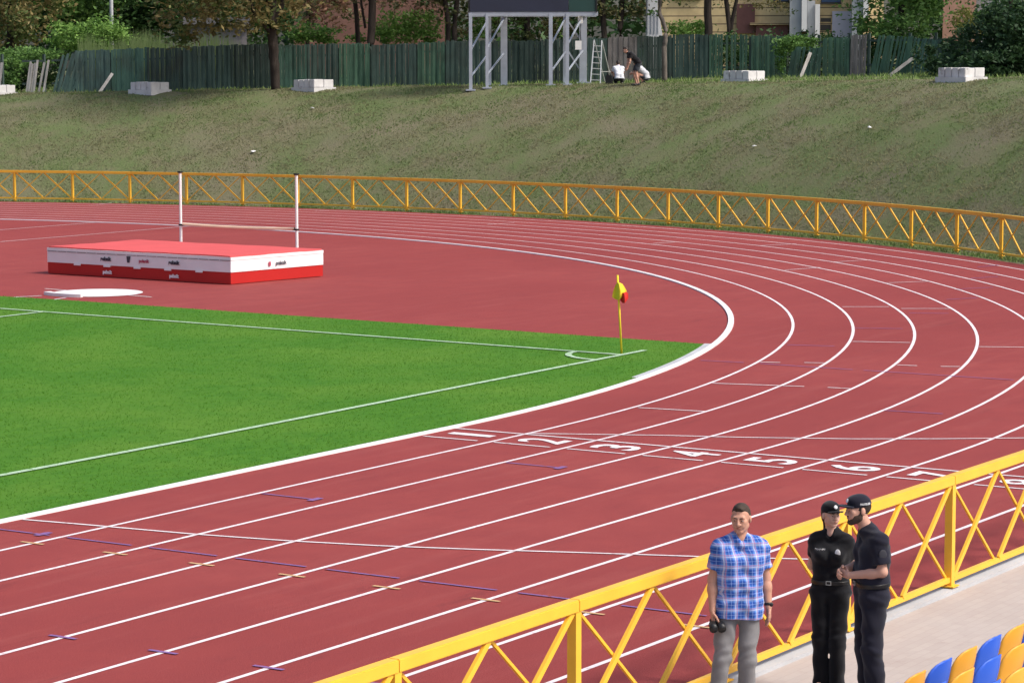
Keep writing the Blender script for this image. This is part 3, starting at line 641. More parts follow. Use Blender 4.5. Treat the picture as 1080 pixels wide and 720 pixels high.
def leafcloud(ells, n, size, clump=.34, flat=.25):
    V = []
    vol = np.array([e[3]*e[4]*e[5] for e in ells])**.75; vol = vol/vol.sum()
    for e, fr in zip(ells, vol):
        c = np.array(e[:3]); r = np.array(e[3:6]); k = max(8, int(26*fr*len(ells))); N = int(n*fr)
        d = RNG.normal(size=(k, 3)); d /= np.linalg.norm(d, axis=1, keepdims=True)
        cl = d*(RNG.uniform(.25, 1.0, (k, 1))**.55)*r; cr = RNG.uniform(.6, 1.3, k)*clump
        j = RNG.integers(0, k, N); p = cl[j]+RNG.normal(size=(N, 3))*(cr[j][:, None]*r*np.array([1, 1, .75]))*.75
        V.append(c+p)
    P_ = np.concatenate(V); N = len(P_)
    a = RNG.normal(size=(N, 3)); a[:, 2] *= .6; a /= np.linalg.norm(a, axis=1, keepdims=True)
    b = np.cross(a, RNG.normal(size=(N, 3))); b /= np.linalg.norm(b, axis=1, keepdims=True)
    s = size*RNG.uniform(.55, 1.3, (N, 1)); w = s*RNG.uniform(.38, .6, (N, 1))
    Q = np.stack([P_-a*s*.6, P_+b*w*.6-a*s*.05, P_+a*s*.6, P_-b*w*.6-a*s*.05], 1).reshape(-1, 3)
    return Q, np.arange(N*4).reshape(-1, 4)
def E3(u, v, D, rx, rz, ry=None): x, y = at(u, D); return (x, y, zat(v, D), rx, ry or rx, rz)
def tree(name, label, u, D, ells, lm, n, size, trunks=(), bark='bark', cat='tree', group=None, clump=.34, zbase=None):
    x, y = at(u, D); e = empty(name, (x, y, G(x, y)), label, cat, group)
    t = MB()
    for pts, ra, rb in trunks:
        pp = []
        for (uu, vv, dd) in pts: px, py = at(uu, dd); pp.append(Vector((px, py, zat(vv, dd) if vv is not None else G(px, py)-.1)))
        # resample with slight wobble
        q = []; m_ = 5
        for a, b in zip(pp[:-1], pp[1:]):
            for i in range(m_): q.append(a.lerp(b, i/m_)+Vector((random.uniform(-1, 1), random.uniform(-1, 1), 0))*ra*.12)
        q.append(pp[-1]); t.tube(q, [ra+(rb-ra)*i/(len(q)-1) for i in range(len(q))], 9)
    if t.v: t.build('trunk', MT[bark], e, True)
    v, f = leafcloud(ells, n, size, clump)
    link('crown', v, f, LM[lm], e)
    return e
tree('deciduous_tree', 'brown tinged tree filling the top left corner of the photo', 18, 131, [E3(15, -12, 131, 2.6, 2.6), E3(38, 18, 130, 1.6, 1.5), E3(-10, 22, 131, 2.2, 2), E3(0, -60, 132, 4, 3)], 'brown', 9000, .22, [([(14, None, 131), (16, 20, 131), (18, -60, 131)], .28, .12)])
tree('deciduous_tree', 'dense dark green tree behind the left end of the board fence', 105, 137, [E3(80, 0, 137, 2.8, 3), E3(118, 15, 137, 2.6, 2.8), E3(150, 10, 138, 2.6, 3), E3(60, 28, 136, 1.8, 1.8), E3(110, -50, 138, 5, 3.5)], 'dark', 15000, .24, [([(110, None, 138), (110, -60, 138)], .25, .12)])
tree('deciduous_tree', 'mid green tree showing between the brown tree and the dark green one', 68, 134, [E3(70, 5, 134, 1.7, 1.6), E3(100, -8, 134, 1.8, 1.5)], 'mid', 3500, .22, [([(68, None, 134), (68, -20, 134)], .16, .08)])
tree('shrub', 'bright green shrub just above the left end of the board fence', 85, 125, [E3(78, 38, 125, .9, .6), E3(102, 36, 125, 1.2, .7), E3(125, 38, 125.5, .8, .5)], 'bright', 3800, .15, cat='shrub')
tree('shrub', 'low green shrub between the two broken picket sections', 15, 122.5, [E3(14, 72, 122.4, .55, .8), E3(20, 60, 124, 1.2, .5), E3(45, 57, 124, 1.3, .4)], 'mid', 3000, .14, cat='shrub')
tree('chestnut_tree', 'chestnut with browning leaves and a thick dark trunk in front of the fence', 291, 114, [E3(215, 8, 115, 1.7, 1.2), E3(185, 28, 115.5, 1.1, .9), E3(245, 0, 114, 1.7, 1.3), E3(287, 5, 114, 1.4, 1.2), E3(265, 22, 113, .8, .5), E3(230, 30, 115, .8, .5), E3(205, -20, 115, 2.2, 1.2), E3(270, -45, 114, 4, 2.6)], 'brown', 10000, .20,
     [([(292, None, 114), (291, 60, 114), (289, 25, 114), (287, -50, 114)], .20, .24), ([(289, 36, 114), (272, 18, 113.6), (262, -10, 113.4)], .10, .06), ([(289, 25, 114), (300, 5, 114), (308, -40, 114)], .14, .08), ([(270, 18, 113.7), (264, 28, 113.5), (268, 40, 113.4)], .03, .015)])
tree('deciduous_tree', 'rusty leaved tree between the chestnut and the twin dark trunks', 338, 128, [E3(335, 5, 128, 1.2, 1.1), E3(355, 12, 128, 1.0, .8), E3(345, -30, 128, 2.4, 1.6)], 'rust', 3300, .2, [([(325, None, 128), (328, -30, 128)], .12, .08)])
tree('shrub', 'bright green shrub over the fence right of the chestnut trunk', 335, 121, [E3(330, 34, 121, .9, .45), E3(345, 38, 121, .8, .35), E3(312, 40, 121, .5, .3)], 'bright', 1800, .14, cat='shrub')
tree('deciduous_tree', 'tree with twin dark trunks rising behind the fence left of the scoreboard', 390, 120, [E3(370, -12, 120, 1.2, 1.0), E3(395, -20, 120, 1.6, 1.0), E3(420, -4, 122, 1.5, .7), E3(440, 5, 122, .9, .5), E3(400, -60, 120, 4, 2.4)], 'rust', 5000, .2,
     [([(393, None, 118.5), (393, 45, 118.5), (395, -60, 119)], .20, .15), ([(381, None, 119.5), (378, 20, 119.5), (372, -40, 120)], .12, .09), ([(387, 30, 119), (383, 5, 119), (380, -30, 119)], .06, .05)])
tree('shrub', 'bright green shrub above the fence between the twin trunks and the scoreboard', 425, 121, [E3(420, 30, 121, 1.1, .75), E3(445, 26, 121, .9, .7), E3(405, 38, 121, .6, .35), E3(375, 40, 121, .5, .25), E3(455, 40, 121, .5, .3)], 'bright', 3600, .15, cat='shrub')
tree('deciduous_tree', 'dark stemmed tree just left of the scoreboard legs', 475, 119, [E3(468, 2, 119, .9, 1.0), E3(490, 20, 119, .8, 1.0), E3(480, -40, 119, 3, 2.2)], 'olive', 3800, .18,
     [([(472, None, 118.5), (474, 30, 118.5), (466, -40, 118.5)], .13, .09), ([(480, None, 118.5), (480, 30, 118.5), (486, -40, 118.5)], .15, .10)])
tree('deciduous_tree', 'dark drooping tree seen through the scoreboard legs', 555, 118.5, [E3(548, 25, 118.5, .9, .9), E3(568, 40, 118, .8, .9), E3(585, 22, 118.5, .8, .8), E3(556, 55, 117.5, .7, .5), E3(560, -30, 119, 3.0, 1.8)], 'olive', 6500, .18, [([(556, None, 118.5), (556, -30, 118.5)], .16, .1)])
tree('shrub', 'light green shrub behind the left scoreboard legs', 508, 121, [E3(506, 25, 121, .55, .7), E3(522, 22, 121, .4, .6), E3(590, 26, 121, .35, .6)], 'bright', 1300, .14, cat='shrub')
tree('deciduous_tree', 'pair of dark trunks with olive leaves right of the scoreboard', 645, 118, [E3(628, 18, 118, .7, .8), E3(650, 5, 118, 1.0, .7), E3(672, 12, 119, .8, .8), E3(645, -40, 118, 3.2, 2.2)], 'olive', 4500, .18,
     [([(637, None, 117.5), (637, 40, 117.5), (634, -40, 118)], .15, .11), ([(655, None, 117.5), (654, 30, 117.5), (658, -40, 118)], .14, .10)])
tree('young_tree', 'thin pale crooked tree standing in front of the fence right of the workers', 700, 111, [E3(692, -22, 111, 1.2, .8), E3(688, 14, 111, .35, .16), E3(712, -8, 111, .6, .4)], 'mid', 900, .16,
     [([(700.5, None, 111), (700, 50, 111), (702, 33, 111), (695, 14, 111), (697, -40, 111)], .115, .075)], 'pale_bark')
tree('deciduous_tree', 'leaning multi stemmed tree in front of the beige building', 760, 119, [E3(752, -18, 119, 1.4, .7), E3(790, 2, 119, 1.3, .55), E3(815, 10, 119, .9, .4), E3(722, 0, 119, .5, .5), E3(770, -50, 119, 3.4, 1.6)], 'brown', 2600, .16,
     [([(746, None, 118), (746, 30, 118), (744, -50, 118)], .20, .15), ([(768, None, 118), (768, 30, 118), (760, -40, 118)], .13, .09), ([(769, 35, 118), (773, 12, 118), (782, -30, 118)], .10, .07)])
tree('shrub', 'fresh green shrub in front of the beige building beside the thin tree', 722, 119, [E3(722, 31, 119, .9, .35), E3(738, 30, 119, .5, .35)], 'bright', 1300, .13, cat='shrub')
tree('climbing_vine', 'green vine heaped over the fence below the white pillars', 838, 111.8, [E3(838, 45, 111.6, .75, .25), E3(826, 50, 111.5, .4, .35), E3(822, 64, 111.6, .25, .5), E3(855, 43, 111.6, .3, .15)], 'mid', 2300, .11, cat='vine')
tree('deciduous_tree', 'full green tree over the sagging right part of the fence', 948, 117, [E3(945, 8, 117, 1.7, 1.3), E3(918, 26, 116, .9, .55), E3(975, 18, 117, 1.1, 1.0), E3(950, 32, 115, 1.1, .6), E3(950, -45, 118, 3.4, 2.2)], 'mid', 9500, .2, [([(948, None, 117), (948, -45, 117)], .18, .1)])
tree('shrub', 'yellow green shrub between the green tree and the dark bush', 1018, 114, [E3(1014, 24, 114, .6, .6), E3(1025, 30, 114, .5, .5)], 'yellow', 1500, .13, cat='shrub')
tree('large_bush', 'big dark green bush behind the right concrete plinth', 1040, 104, [E3(1038, 45, 104, 1.0, 1.2), E3(1060, 40, 103.5, 1.2, 1.5), E3(1012, 58, 105, .8, .9), E3(1085, 45, 103, 1.3, 1.6), E3(990, 66, 107, .6, .7), E3(1045, 68, 103, 1.5, .7), E3(975, 60, 109, .45, .6)], 'bush', 14000, .16, cat='bush')
tree('deciduous_tree', 'green tree in the top right corner above the dark bush', 1060, 112, [E3(1058, 8, 112, 1.2, .8), E3(1075, 28, 108, .6, .5), E3(1040, 18, 110, .6, .5), E3(1070, -40, 113, 3, 2)], 'mid', 5000, .18, [([(1062, None, 112), (1062, -40, 112)], .15, .1)])
tree('hedge', 'dark hedge close behind the gappy right part of the board fence', 850, 116, [E3(u_, 58, 115.5, 1.0, .95) for u_ in range(755, 985, 26)], 'dark', 9000, .16, cat='hedge')
tree('hedge', 'dark undergrowth behind the broken pickets at the left edge', 20, 126, [E3(u_, 74, 126, 1.0, .8) for u_ in range(-15, 62, 22)], 'dark', 4000, .16, cat='hedge')
tree('deciduous_tree', 'deep green tree behind the plank shed and the chestnut', 225, 136, [E3(190, -5, 136, 2.2, 1.8), E3(240, 8, 136, 2.2, 1.7), E3(275, 15, 136, 1.8, 1.6), E3(300, 0, 136, 1.6, 1.6), E3(165, 15, 136, 1.8, 1.6)], 'dark', 9000, .24, [([(225, None, 136), (225, -30, 136)], .2, .1)])
# tall weeds over the fence
MT['reed'] = leafmat('pale_tall_weeds', (.105, .175, .05), (.22, .28, .12), .8)
N = 2300; uu = RNG.uniform(88, 262, N); dd = np.interp(uu, [60, 330], [122.3, 118.8])+RNG.uniform(0, 2.5, N)
aa = YAW-np.arctan((uu-540)/FPX); bx_, by_ = CX+dd*np.cos(aa), CY+dd*np.sin(aa); z0 = hgt(bx_, by_)
hh = RNG.uniform(1.5, 2.6, N)+.25*np.sin(uu*.09)+np.interp(uu, [90, 120, 180, 262], [.0, .15, .0, -.1]); w = .035
ln = RNG.normal(0, .16, (N, 2)); tx = np.cos(aa+1.57)*w; ty = np.sin(aa+1.57)*w
v = np.stack([np.c_[bx_-tx, by_-ty, z0], np.c_[bx_+tx, by_+ty, z0], np.c_[bx_+ln[:, 0], by_+ln[:, 1], z0+hh]], 1).reshape(-1, 3)
tag(link('tall_weeds', v, np.arange(N*3).reshape(-1, 3), MT['reed']), kind='stuff')
# far wood
ells = []
for i in range(46):
    u = -60+i*27+random.uniform(-8, 8); D = random.uniform(158, 176); x, y = at(u, D); ells.append((x, y, G(x, y)+random.uniform(1.5, 8.5), 2.6, 2.6, random.uniform(2, 3.2)))
for i in range(40):
    u = -60+i*31; D = random.uniform(166, 180); x, y = at(u, D); ells.append((x, y, G(x, y)+random.uniform(8, 14), 3.4, 3.4, 3.0))
v, f = leafcloud(ells, 42000, .55, .45)
tag(link('far_wood', v, f, LM['dark']), kind='stuff')
# slim pole among the left trees
x, y = at(121, 128); o = MB().tube([(x, y, G(x, y)), (x, y, zat(-70, 128))], .085, 8).build('utility_pole', MT['concrete'], None, True); tag(o, 'slim grey utility pole rising from the shrubs behind the left fence', 'pole')

# ------------------------------------------------------------------ buildings behind
def wallmat(name, c, line, pitch, hz=.13):
    q = NT(name); cc = q.coord(); sp = q.n('ShaderNodeSeparateXYZ'); q.l(cc, sp.inputs[0])
    fr = q.math('FRACT', q.math('MULTIPLY', sp.outputs[2], 1/pitch)); ln = q.math('LESS_THAN', fr, hz)
    col = q.mix(q.ramp(q.noise(cc, 1.3, 5, .65), [(.35, (0, 0, 0)), (.7, (1, 1, 1))]), sc(c, .8), sc(c, 1.12)); col = q.mix(ln, col, line)
    q.base(col); q.rough(.85); q.spec(.25); return q.m
MT['beige'] = wallmat('beige_block_wall', (.60, .46, .25), (.15, .11, .07), .40); MT['white_wall'] = mat('white_render', (.62, .62, .63), .8, .08, 1, 20, .1)
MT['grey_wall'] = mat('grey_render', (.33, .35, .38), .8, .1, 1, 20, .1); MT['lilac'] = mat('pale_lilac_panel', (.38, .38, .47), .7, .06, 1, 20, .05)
MT['dark_red'] = mat('dark_red_woodwork', (.13, .055, .05), .7, .2, 2, 20, .1); MT['brick'] = wallmat('red_brick_wall', (.17, .085, .068), (.13, .075, .06), .075, .2)
MT['pink_brick'] = wallmat('pink_brick_wall', (.42, .24, .18), (.36, .22, .18), .075, .2)
q = NT('window_glass'); q.base((.05, .09, .18)); q.rough(.12); q.spec(.6); MT['glass'] = q.m
MT['dark_trim'] = mat('dark_window_frame', (.05, .045, .04), .6, .1, 2, 20, 0)  # plain dark colour of frames, sills, vents and the shed roof
aB = YAW-math.atan((815-540)/FPX); nB = Vector((math.cos(aB), math.sin(aB), 0)); xB = Vector((math.sin(aB), -math.cos(aB), 0)); RB = Matrix((xB, nB, Vector((0, 0, 1)))).transposed()
DB = 136; bc = Vector((*at(815, DB), 0))
def BX(u0, u1, v0, v1, proud, dep, sh=DB):
    s0, s1 = (u0-815)*sh/FPX, (u1-815)*sh/FPX; z1, z0 = zat(v0, sh), zat(v1, sh); c = bc+xB*(s0+s1)/2+nB*(dep/2-proud); c.z = (z0+z1)/2
    return MB().box(c, (s1-s0, dep, z1-z0), R=RB)
be = empty('apartment_building', (bc.x, bc.y, G(bc.x, bc.y)), 'beige block building with white pillars standing behind the right part of the fence', 'building')
BX(690, 928, -60, 110, 0, 9).build('wall', MT['beige'], be)
rf = BX(680, 938, -66, -60, .6, 10).build('roof', MT['grey_wall'], be)
BX(831, 843, -58, 100, 1.3, 1.28).build('pillar', MT['grey_wall'], be); BX(843.2, 848.6, -58, 34, 1.5, 1.48).build('pillar', MT['white_wall'], be)  # grey box colours in the shaded left face of a white pillar
BX(849, 857, 2, 100, .9, .88).build('pillar', MT['grey_wall'], be); BX(857.2, 862, 6, 100, 1.1, 1.08).build('pillar', MT['white_wall'], be)  # same split: shaded face coloured grey, lit face white
BX(895, 906, -58, 100, 1.3, 1.28).build('pillar', MT['grey_wall'], be); BX(906.2, 911.5, -58, 22, 1.5, 1.48).build('pillar', MT['white_wall'], be)  # right pillar, its shaded side likewise put in as grey render
BX(875, 894.8, 13, 60, .25, .24).build('panel', MT['lilac'], be)
for u0, u1, v0, v1 in ((864, 883, -22, 3.5), (815, 829, -25, 2), (712, 738, -30, -2)):
    w_ = BX(u0-1, u1+1, v0-1, v1+1, .06, .05).build('window', MT['dark_trim'], be); BX(u0, u1, v0, v1, .075, .04).build('pane', MT['glass'], w_); BX(u0-1.5, u1+1.5, v1+1, v1+2, .16, .15).build('sill', MT['dark_trim'], w_)
for v0, v1 in ((20, 24), (27, 33)): BX(863, 873.8, v0, v1, .03, .02).build('vent', MT['dark_trim'], be)
BX(776, 795, 5, 36, .2, .18).build('door', MT['dark_red'], be); BX(796, 829.5, 27, 100, .4, .38).build('porch', MT['dark_red'], be); BX(790, 830.5, 25, 27, .6, .58).build('ledge', MT['beige'], be)
# white pillar standing behind the fence near the thin tree
pe = empty('concrete_pillar', (*at(690, 117), 4.6), 'white concrete pillar with a slanted bright flank behind the thin tree', 'pillar')
def PB(pts, d0, d1):
    fr_ = []; 
    for dd in (d0, d1):
        for u, v in pts: x, y = at(u, 117); fr_.append(Vector((x, y, zat(v, 117)))+nS*(dd-117))
    n_ = len(pts); return MB().add(fr_, [tuple(range(n_))[::-1], tuple(range(n_, 2*n_))]+[(i, (i+1) % n_, n_+(i+1) % n_, n_+i) for i in range(n_)])
PB([(681.5, -60), (693, -60), (693, 12), (695, 18), (698, 37), (698, 95), (681.5, 95)], 117, 118).build('shaft', MT['white_wall'], pe)
PB([(682, -20), (683, -20), (683, 36), (682, 36)], 116.96, 116.99).build('groove', MT['grey_wall'], pe)
for u in (686, 689.5, 693): PB([(u, 12), (u+.7, 12), (u+.7, 36), (u, 36)], 116.96, 116.99).build('groove', MT['grey_wall'], pe)
# brick house left, pink brick building right, plank shed
def house(name, label, u0, u1, vt, D, mt, dep, cat, rmt, winds=()):
    uc = (u0+u1)/2; a = YAW-math.atan((uc-540)/FPX); n_ = Vector((math.cos(a), math.sin(a), 0)); x_ = Vector((math.sin(a), -math.cos(a), 0)); R3 = Matrix((x_, n_, Vector((0, 0, 1)))).transposed()
    c = Vector((*at(uc, D), 0)); g = G(c.x, c.y)-.3; zt = zat(vt, D); w = (u1-u0)*D/FPX
    e = empty(name, (c.x, c.y, g), label, cat)
    MB().box((c.x+n_.x*dep/2, c.y+n_.y*dep/2, (g+zt)/2), (w, dep, zt-g), R=R3).build('wall', mt, e)
    q1 = c-x_*(w/2+.3)-n_*.4; q2 = c+x_*(w/2+.3)-n_*.4; q3 = q2+n_*(dep+.8); q4 = q1+n_*(dep+.8); rh = min(2.5, dep*.3)
    m1 = (q1+q4)/2; m2 = (q2+q3)/2; z = lambda p, h: (p.x, p.y, zt+h)
    MB().add([z(q1, 0), z(q2, 0), z(q3, 0), z(q4, 0), z(m1, rh), z(m2, rh)], [(0, 1, 5, 4), (2, 3, 4, 5), (1, 2, 5), (3, 0, 4), (3, 2, 1, 0)]).build('roof', rmt, e)
    for s, zz in winds:
        p = c+x_*s*w/2-n_*.02; w_ = MB().box((p.x, p.y, zz), (1.3, .08, 1.5), R=R3).build('window', MT['white_wall'], e); p = p-n_*.03; MB().box((p.x, p.y, zz), (1.1, .08, 1.3), R=R3).build('pane', MT['glass'], w_)
house('brick_house', 'red brick house glimpsed between the trunks left of the scoreboard', 312, 470, -40, 150, MT['brick'], 9, 'house', MT['grey_wall'], ((-.75, 10.5), (.0, 10.5), (.7, 10.5)))
house('brick_building', 'pink brick building glimpsed above the yellow green shrub on the right', 992, 1026, -40, 150, MT['pink_brick'], 8, 'building', MT['grey_wall'], ((0, 12.5),))
house('annex', 'grey rendered annex beside the pink brick building', 1027, 1060, -20, 151, MT['grey_wall'], 8, 'building', MT['grey_wall'])
house('plank_shed', 'weathered grey plank shed behind the weeds left of the chestnut trunk', 203, 262, 26, 127, boardmat('shed_planks', (.13, .12, .13), (.22, .20, .21)), 1.2, 'shed', MT['dark_trim'])
# ------------------------------------------------------------------ people: blended-volume bodies meshed as one surface
class Field:
    def __init__(s, lo, hi, h):
        s.h = h; s.lo = np.array(lo, np.float32); n = np.ceil((np.array(hi)-np.array(lo))/h).astype(int)+1
        s.ax = [s.lo[i]+h*np.arange(n[i], dtype=np.float32) for i in range(3)]; s.F = np.full(n, 1.0, np.float32)
    def sub(s, lo, hi):
        sl = []
        for i in range(3):
            a = int(np.floor((lo[i]-s.lo[i])/s.h)); b = int(np.ceil((hi[i]-s.lo[i])/s.h))+1
            sl.append(slice(max(a, 0), max(min(b, s.F.shape[i]), 0)))
        sl = tuple(sl); g = np.meshgrid(*[s.ax[i][sl[i]] for i in range(3)], indexing='ij', sparse=True); return sl, g
    def put(s, d, sl, k, neg=False):
        F = s.F[sl]
        if neg: h = np.clip(.5-.5*(F+d)/k, 0, 1); s.F[sl] = F*(1-h)-d*h+k*h*(1-h)
        else: h = np.clip(.5+.5*(F-d)/k, 0, 1); s.F[sl] = F*(1-h)+d*h-k*h*(1-h)
    def cone(s, a, b, ra, rb, k=.02, cut=None, neg=False):
        a = np.array(a, float); b = np.array(b, float); m_ = max(ra, rb)+k+.03
        sl, (X, Y, Z) = s.sub(np.minimum(a, b)-m_, np.maximum(a, b)+m_)
        d = b-a; L2 = float(d@d)+1e-9; t = np.clip(((X-a[0])*d[0]+(Y-a[1])*d[1]+(Z-a[2])*d[2])/L2, 0, 1)
        D = np.sqrt((X-a[0]-t*d[0])**2+(Y-a[1]-t*d[1])**2+(Z-a[2]-t*d[2])**2)-(ra+(rb-ra)*t)
        if cut is not None:
            p, n = cut; D = np.maximum(D, (X-p[0])*n[0]+(Y-p[1])*n[1]+(Z-p[2])*n[2])
        s.put(D.astype(np.float32), sl, k, neg)
    def ell(s, c, r, M=None, k=.02, cut=None, neg=False):
        c = np.array(c, float); r = np.array(r, float); m_ = r.max()+k+.03; sl, (X, Y, Z) = s.sub(c-m_, c+m_)
        dx, dy, dz = X-c[0], Y-c[1], Z-c[2]
        if M is not None:
            A = np.array(M.transposed()); dx, dy, dz = (A[i][0]*dx+A[i][1]*dy+A[i][2]*dz for i in range(3))
        q0 = np.sqrt((dx/r[0])**2+(dy/r[1])**2+(dz/r[2])**2); q1 = np.sqrt((dx/r[0]**2)**2+(dy/r[1]**2)**2+(dz/r[2]**2)**2)+1e-6
        D = q0*(q0-1)/q1
        if cut is not None:
            for p, n in cut: D = np.maximum(D, (X-p[0])*n[0]+(Y-p[1])*n[1]+(Z-p[2])*n[2])
        s.put(D.astype(np.float32), sl, k, neg)
    def plane(s, p, n):                 # keep the side where (x-p).n < 0
        X, Y, Z = np.meshgrid(*s.ax, indexing='ij', sparse=True)
        s.F = np.maximum(s.F, ((X-p[0])*n[0]+(Y-p[1])*n[1]+(Z-p[2])*n[2]).astype(np.float32))
    def wrinkle(s, amp, fr=1.0, ph=0):
        X, Y, Z = np.meshgrid(*s.ax, indexing='ij', sparse=True)
        w = np.sin(38*fr*Z+14*X*fr+2.2*np.sin(17*X+9*Y+ph)+ph)*.6+np.sin(61*fr*Z-23*fr*X+3*np.sin(13*Z+11*Y)+ph*2)*.4+np.sin(25*X*fr+31*Y+8*Z+ph)*.4
        s.F = s.F+(amp*w).astype(np.float32)
    def mesh(s):
        F = s.F; I = F < 0; nx, ny, nz = F.shape
        c = np.zeros((nx-1, ny-1, nz-1), np.int8)
        for i in (0, 1):
            for j in (0, 1):
                for k in (0, 1): c += I[i:nx-1+i, j:ny-1+j, k:nz-1+k]
        act = (c > 0) & (c < 8); ii = np.argwhere(act); idx = -np.ones(act.shape, np.int64); idx[act] = np.arange(len(ii))
        P_ = np.zeros((len(ii), 3)); W_ = np.zeros(len(ii))
        for ax in range(3):
            o = [a for a in range(3) if a != ax]
            for p in (0, 1):
                for q_ in (0, 1):
                    a = ii.copy(); a[:, o[0]] += p; a[:, o[1]] += q_; b = a.copy(); b[:, ax] += 1
                    fa = F[a[:, 0], a[:, 1], a[:, 2]]; fb_ = F[b[:, 0], b[:, 1], b[:, 2]]; mk = (fa < 0) != (fb_ < 0)
                    t = np.where(mk, fa/np.where(mk, fa-fb_, 1), 0); pt = a.astype(float); pt[:, ax] += t
                    P_[mk] += pt[mk]; W_[mk] += 1
        P_ = P_/np.maximum(W_, 1)[:, None]*s.h+s.lo
        Q = []
        for ax in range(3):
            o = [(ax+1) % 3, (ax+2) % 3]; sa = [slice(None)]*3; sb_ = [slice(None)]*3; sa[ax] = slice(0, -1); sb_[ax] = slice(1, None)
            ch = I[tuple(sa)] != I[tuple(sb_)]; e = np.argwhere(ch); e = e[(e[:, o[0]] > 0) & (e[:, o[1]] > 0) & (e[:, o[0]] < F.shape[o[0]]-1) & (e[:, o[1]] < F.shape[o[1]]-1)]
            fl = I[e[:, 0], e[:, 1], e[:, 2]]; v = []
            for p, q_ in ((1, 1), (0, 1), (0, 0), (1, 0)):
                g = e.copy(); g[:, o[0]] -= p; g[:, o[1]] -= q_; v.append(idx[g[:, 0], g[:, 1], g[:, 2]])
            v = np.stack(v, 1); v[~fl] = v[~fl][:, ::-1]; Q.append(v)
        return P_, np.concatenate(Q)
    def surf(s, x, z, sgn=-1, y0=None):       # front (-Y) or back surface point in this field
        i = int(round((x-s.lo[0])/s.h)); k = int(round((z-s.lo[2])/s.h)); col = s.F[i, :, k] < 0; j = np.argwhere(col).ravel()
        if len(j) == 0: return 0.0
        return float(s.ax[1][j[0] if sgn < 0 else j[-1]])

def V3(*a): return Vector(a)
def skinmat(name, c):
    q = NT(name); cc = q.coord(); n = q.noise(cc, 9, 4); q.base(q.ramp(n, [(.3, sc(c, .9)), (.7, sc(c, 1.08))])); q.rough(.55); q.spec(.35)
    q.b.inputs['Subsurface Weight'].default_value = .06; q.b.inputs['Subsurface Radius'].default_value = (.012, .005, .003); return q.m
def clothmat(name, c, rough=.9, var=.12):
    q = NT(name); cc = q.coord(); n = q.noise(cc, 5, 5, .6); q.base(q.ramp(n, [(.3, sc(c, 1-var)), (.7, sc(c, 1+var))])); q.rough(rough); q.spec(.15)
    q.b.inputs['Sheen Weight'].default_value = .15; q.bump(q.noise(cc, 22, 4, .6, (1, 1, .6)), .35, .008); return q.m
SK1, SK2, SK3 = skinmat('tanned_skin', (.50, .262, .185)), skinmat('fair_skin', (.60, .36, .28)), skinmat('warm_skin', (.52, .285, .21))
MT['black_cloth'] = clothmat('black_uniform_cloth', (.0085, .0085, .011)); MT['navy_cloth'] = clothmat('dark_navy_uniform_cloth', (.012, .012, .022)); MT['grey_cloth'] = clothmat('grey_chino_cloth', (.19, .185, .19), .9, .14)
MT['leather'] = mat('black_leather', (.012, .011, .011), .4, .1, 5, 40, .05); MT['hair_brown'] = mat('short_brown_hair', (.042, .027, .019), .8, .25, 30, 90, .5); MT['hair_dark'] = mat('dark_hair', (.022, .014, .011), .6, .25, 20, 90, .5)
MT['beard'] = mat('dark_beard', (.060, .037, .027), .85, .25, 40, 120, .6); MT['lip'] = mat('lip_skin', (.34, .12, .09), .5, .05, 5, 40, 0); MT['eyeball'] = mat('eye_white', (.30, .26, .24), .3, .02, 5, 40, 0); MT['iris'] = mat('dark_iris', (.03, .025, .02), .25, .02, 5, 40, 0)
MT['emblem_white'] = mat('white_badge_print', (.70, .70, .72), .6, .03, 5, 40, 0); MT['patch_dim'] = mat('subdued_sleeve_patch', (.035, .035, .045), .8, .1, 5, 40, 0)
MT['white_cloth'] = clothmat('white_shirt_cloth', (.60, .61, .66)); MT['grey_tee'] = clothmat('pale_grey_tee_cloth', (.46, .47, .50)); MT['black_tee'] = clothmat('black_tee_cloth', (.012, .011, .013)); MT['dark_shorts'] = clothmat('dark_shorts_cloth', (.04, .045, .055))
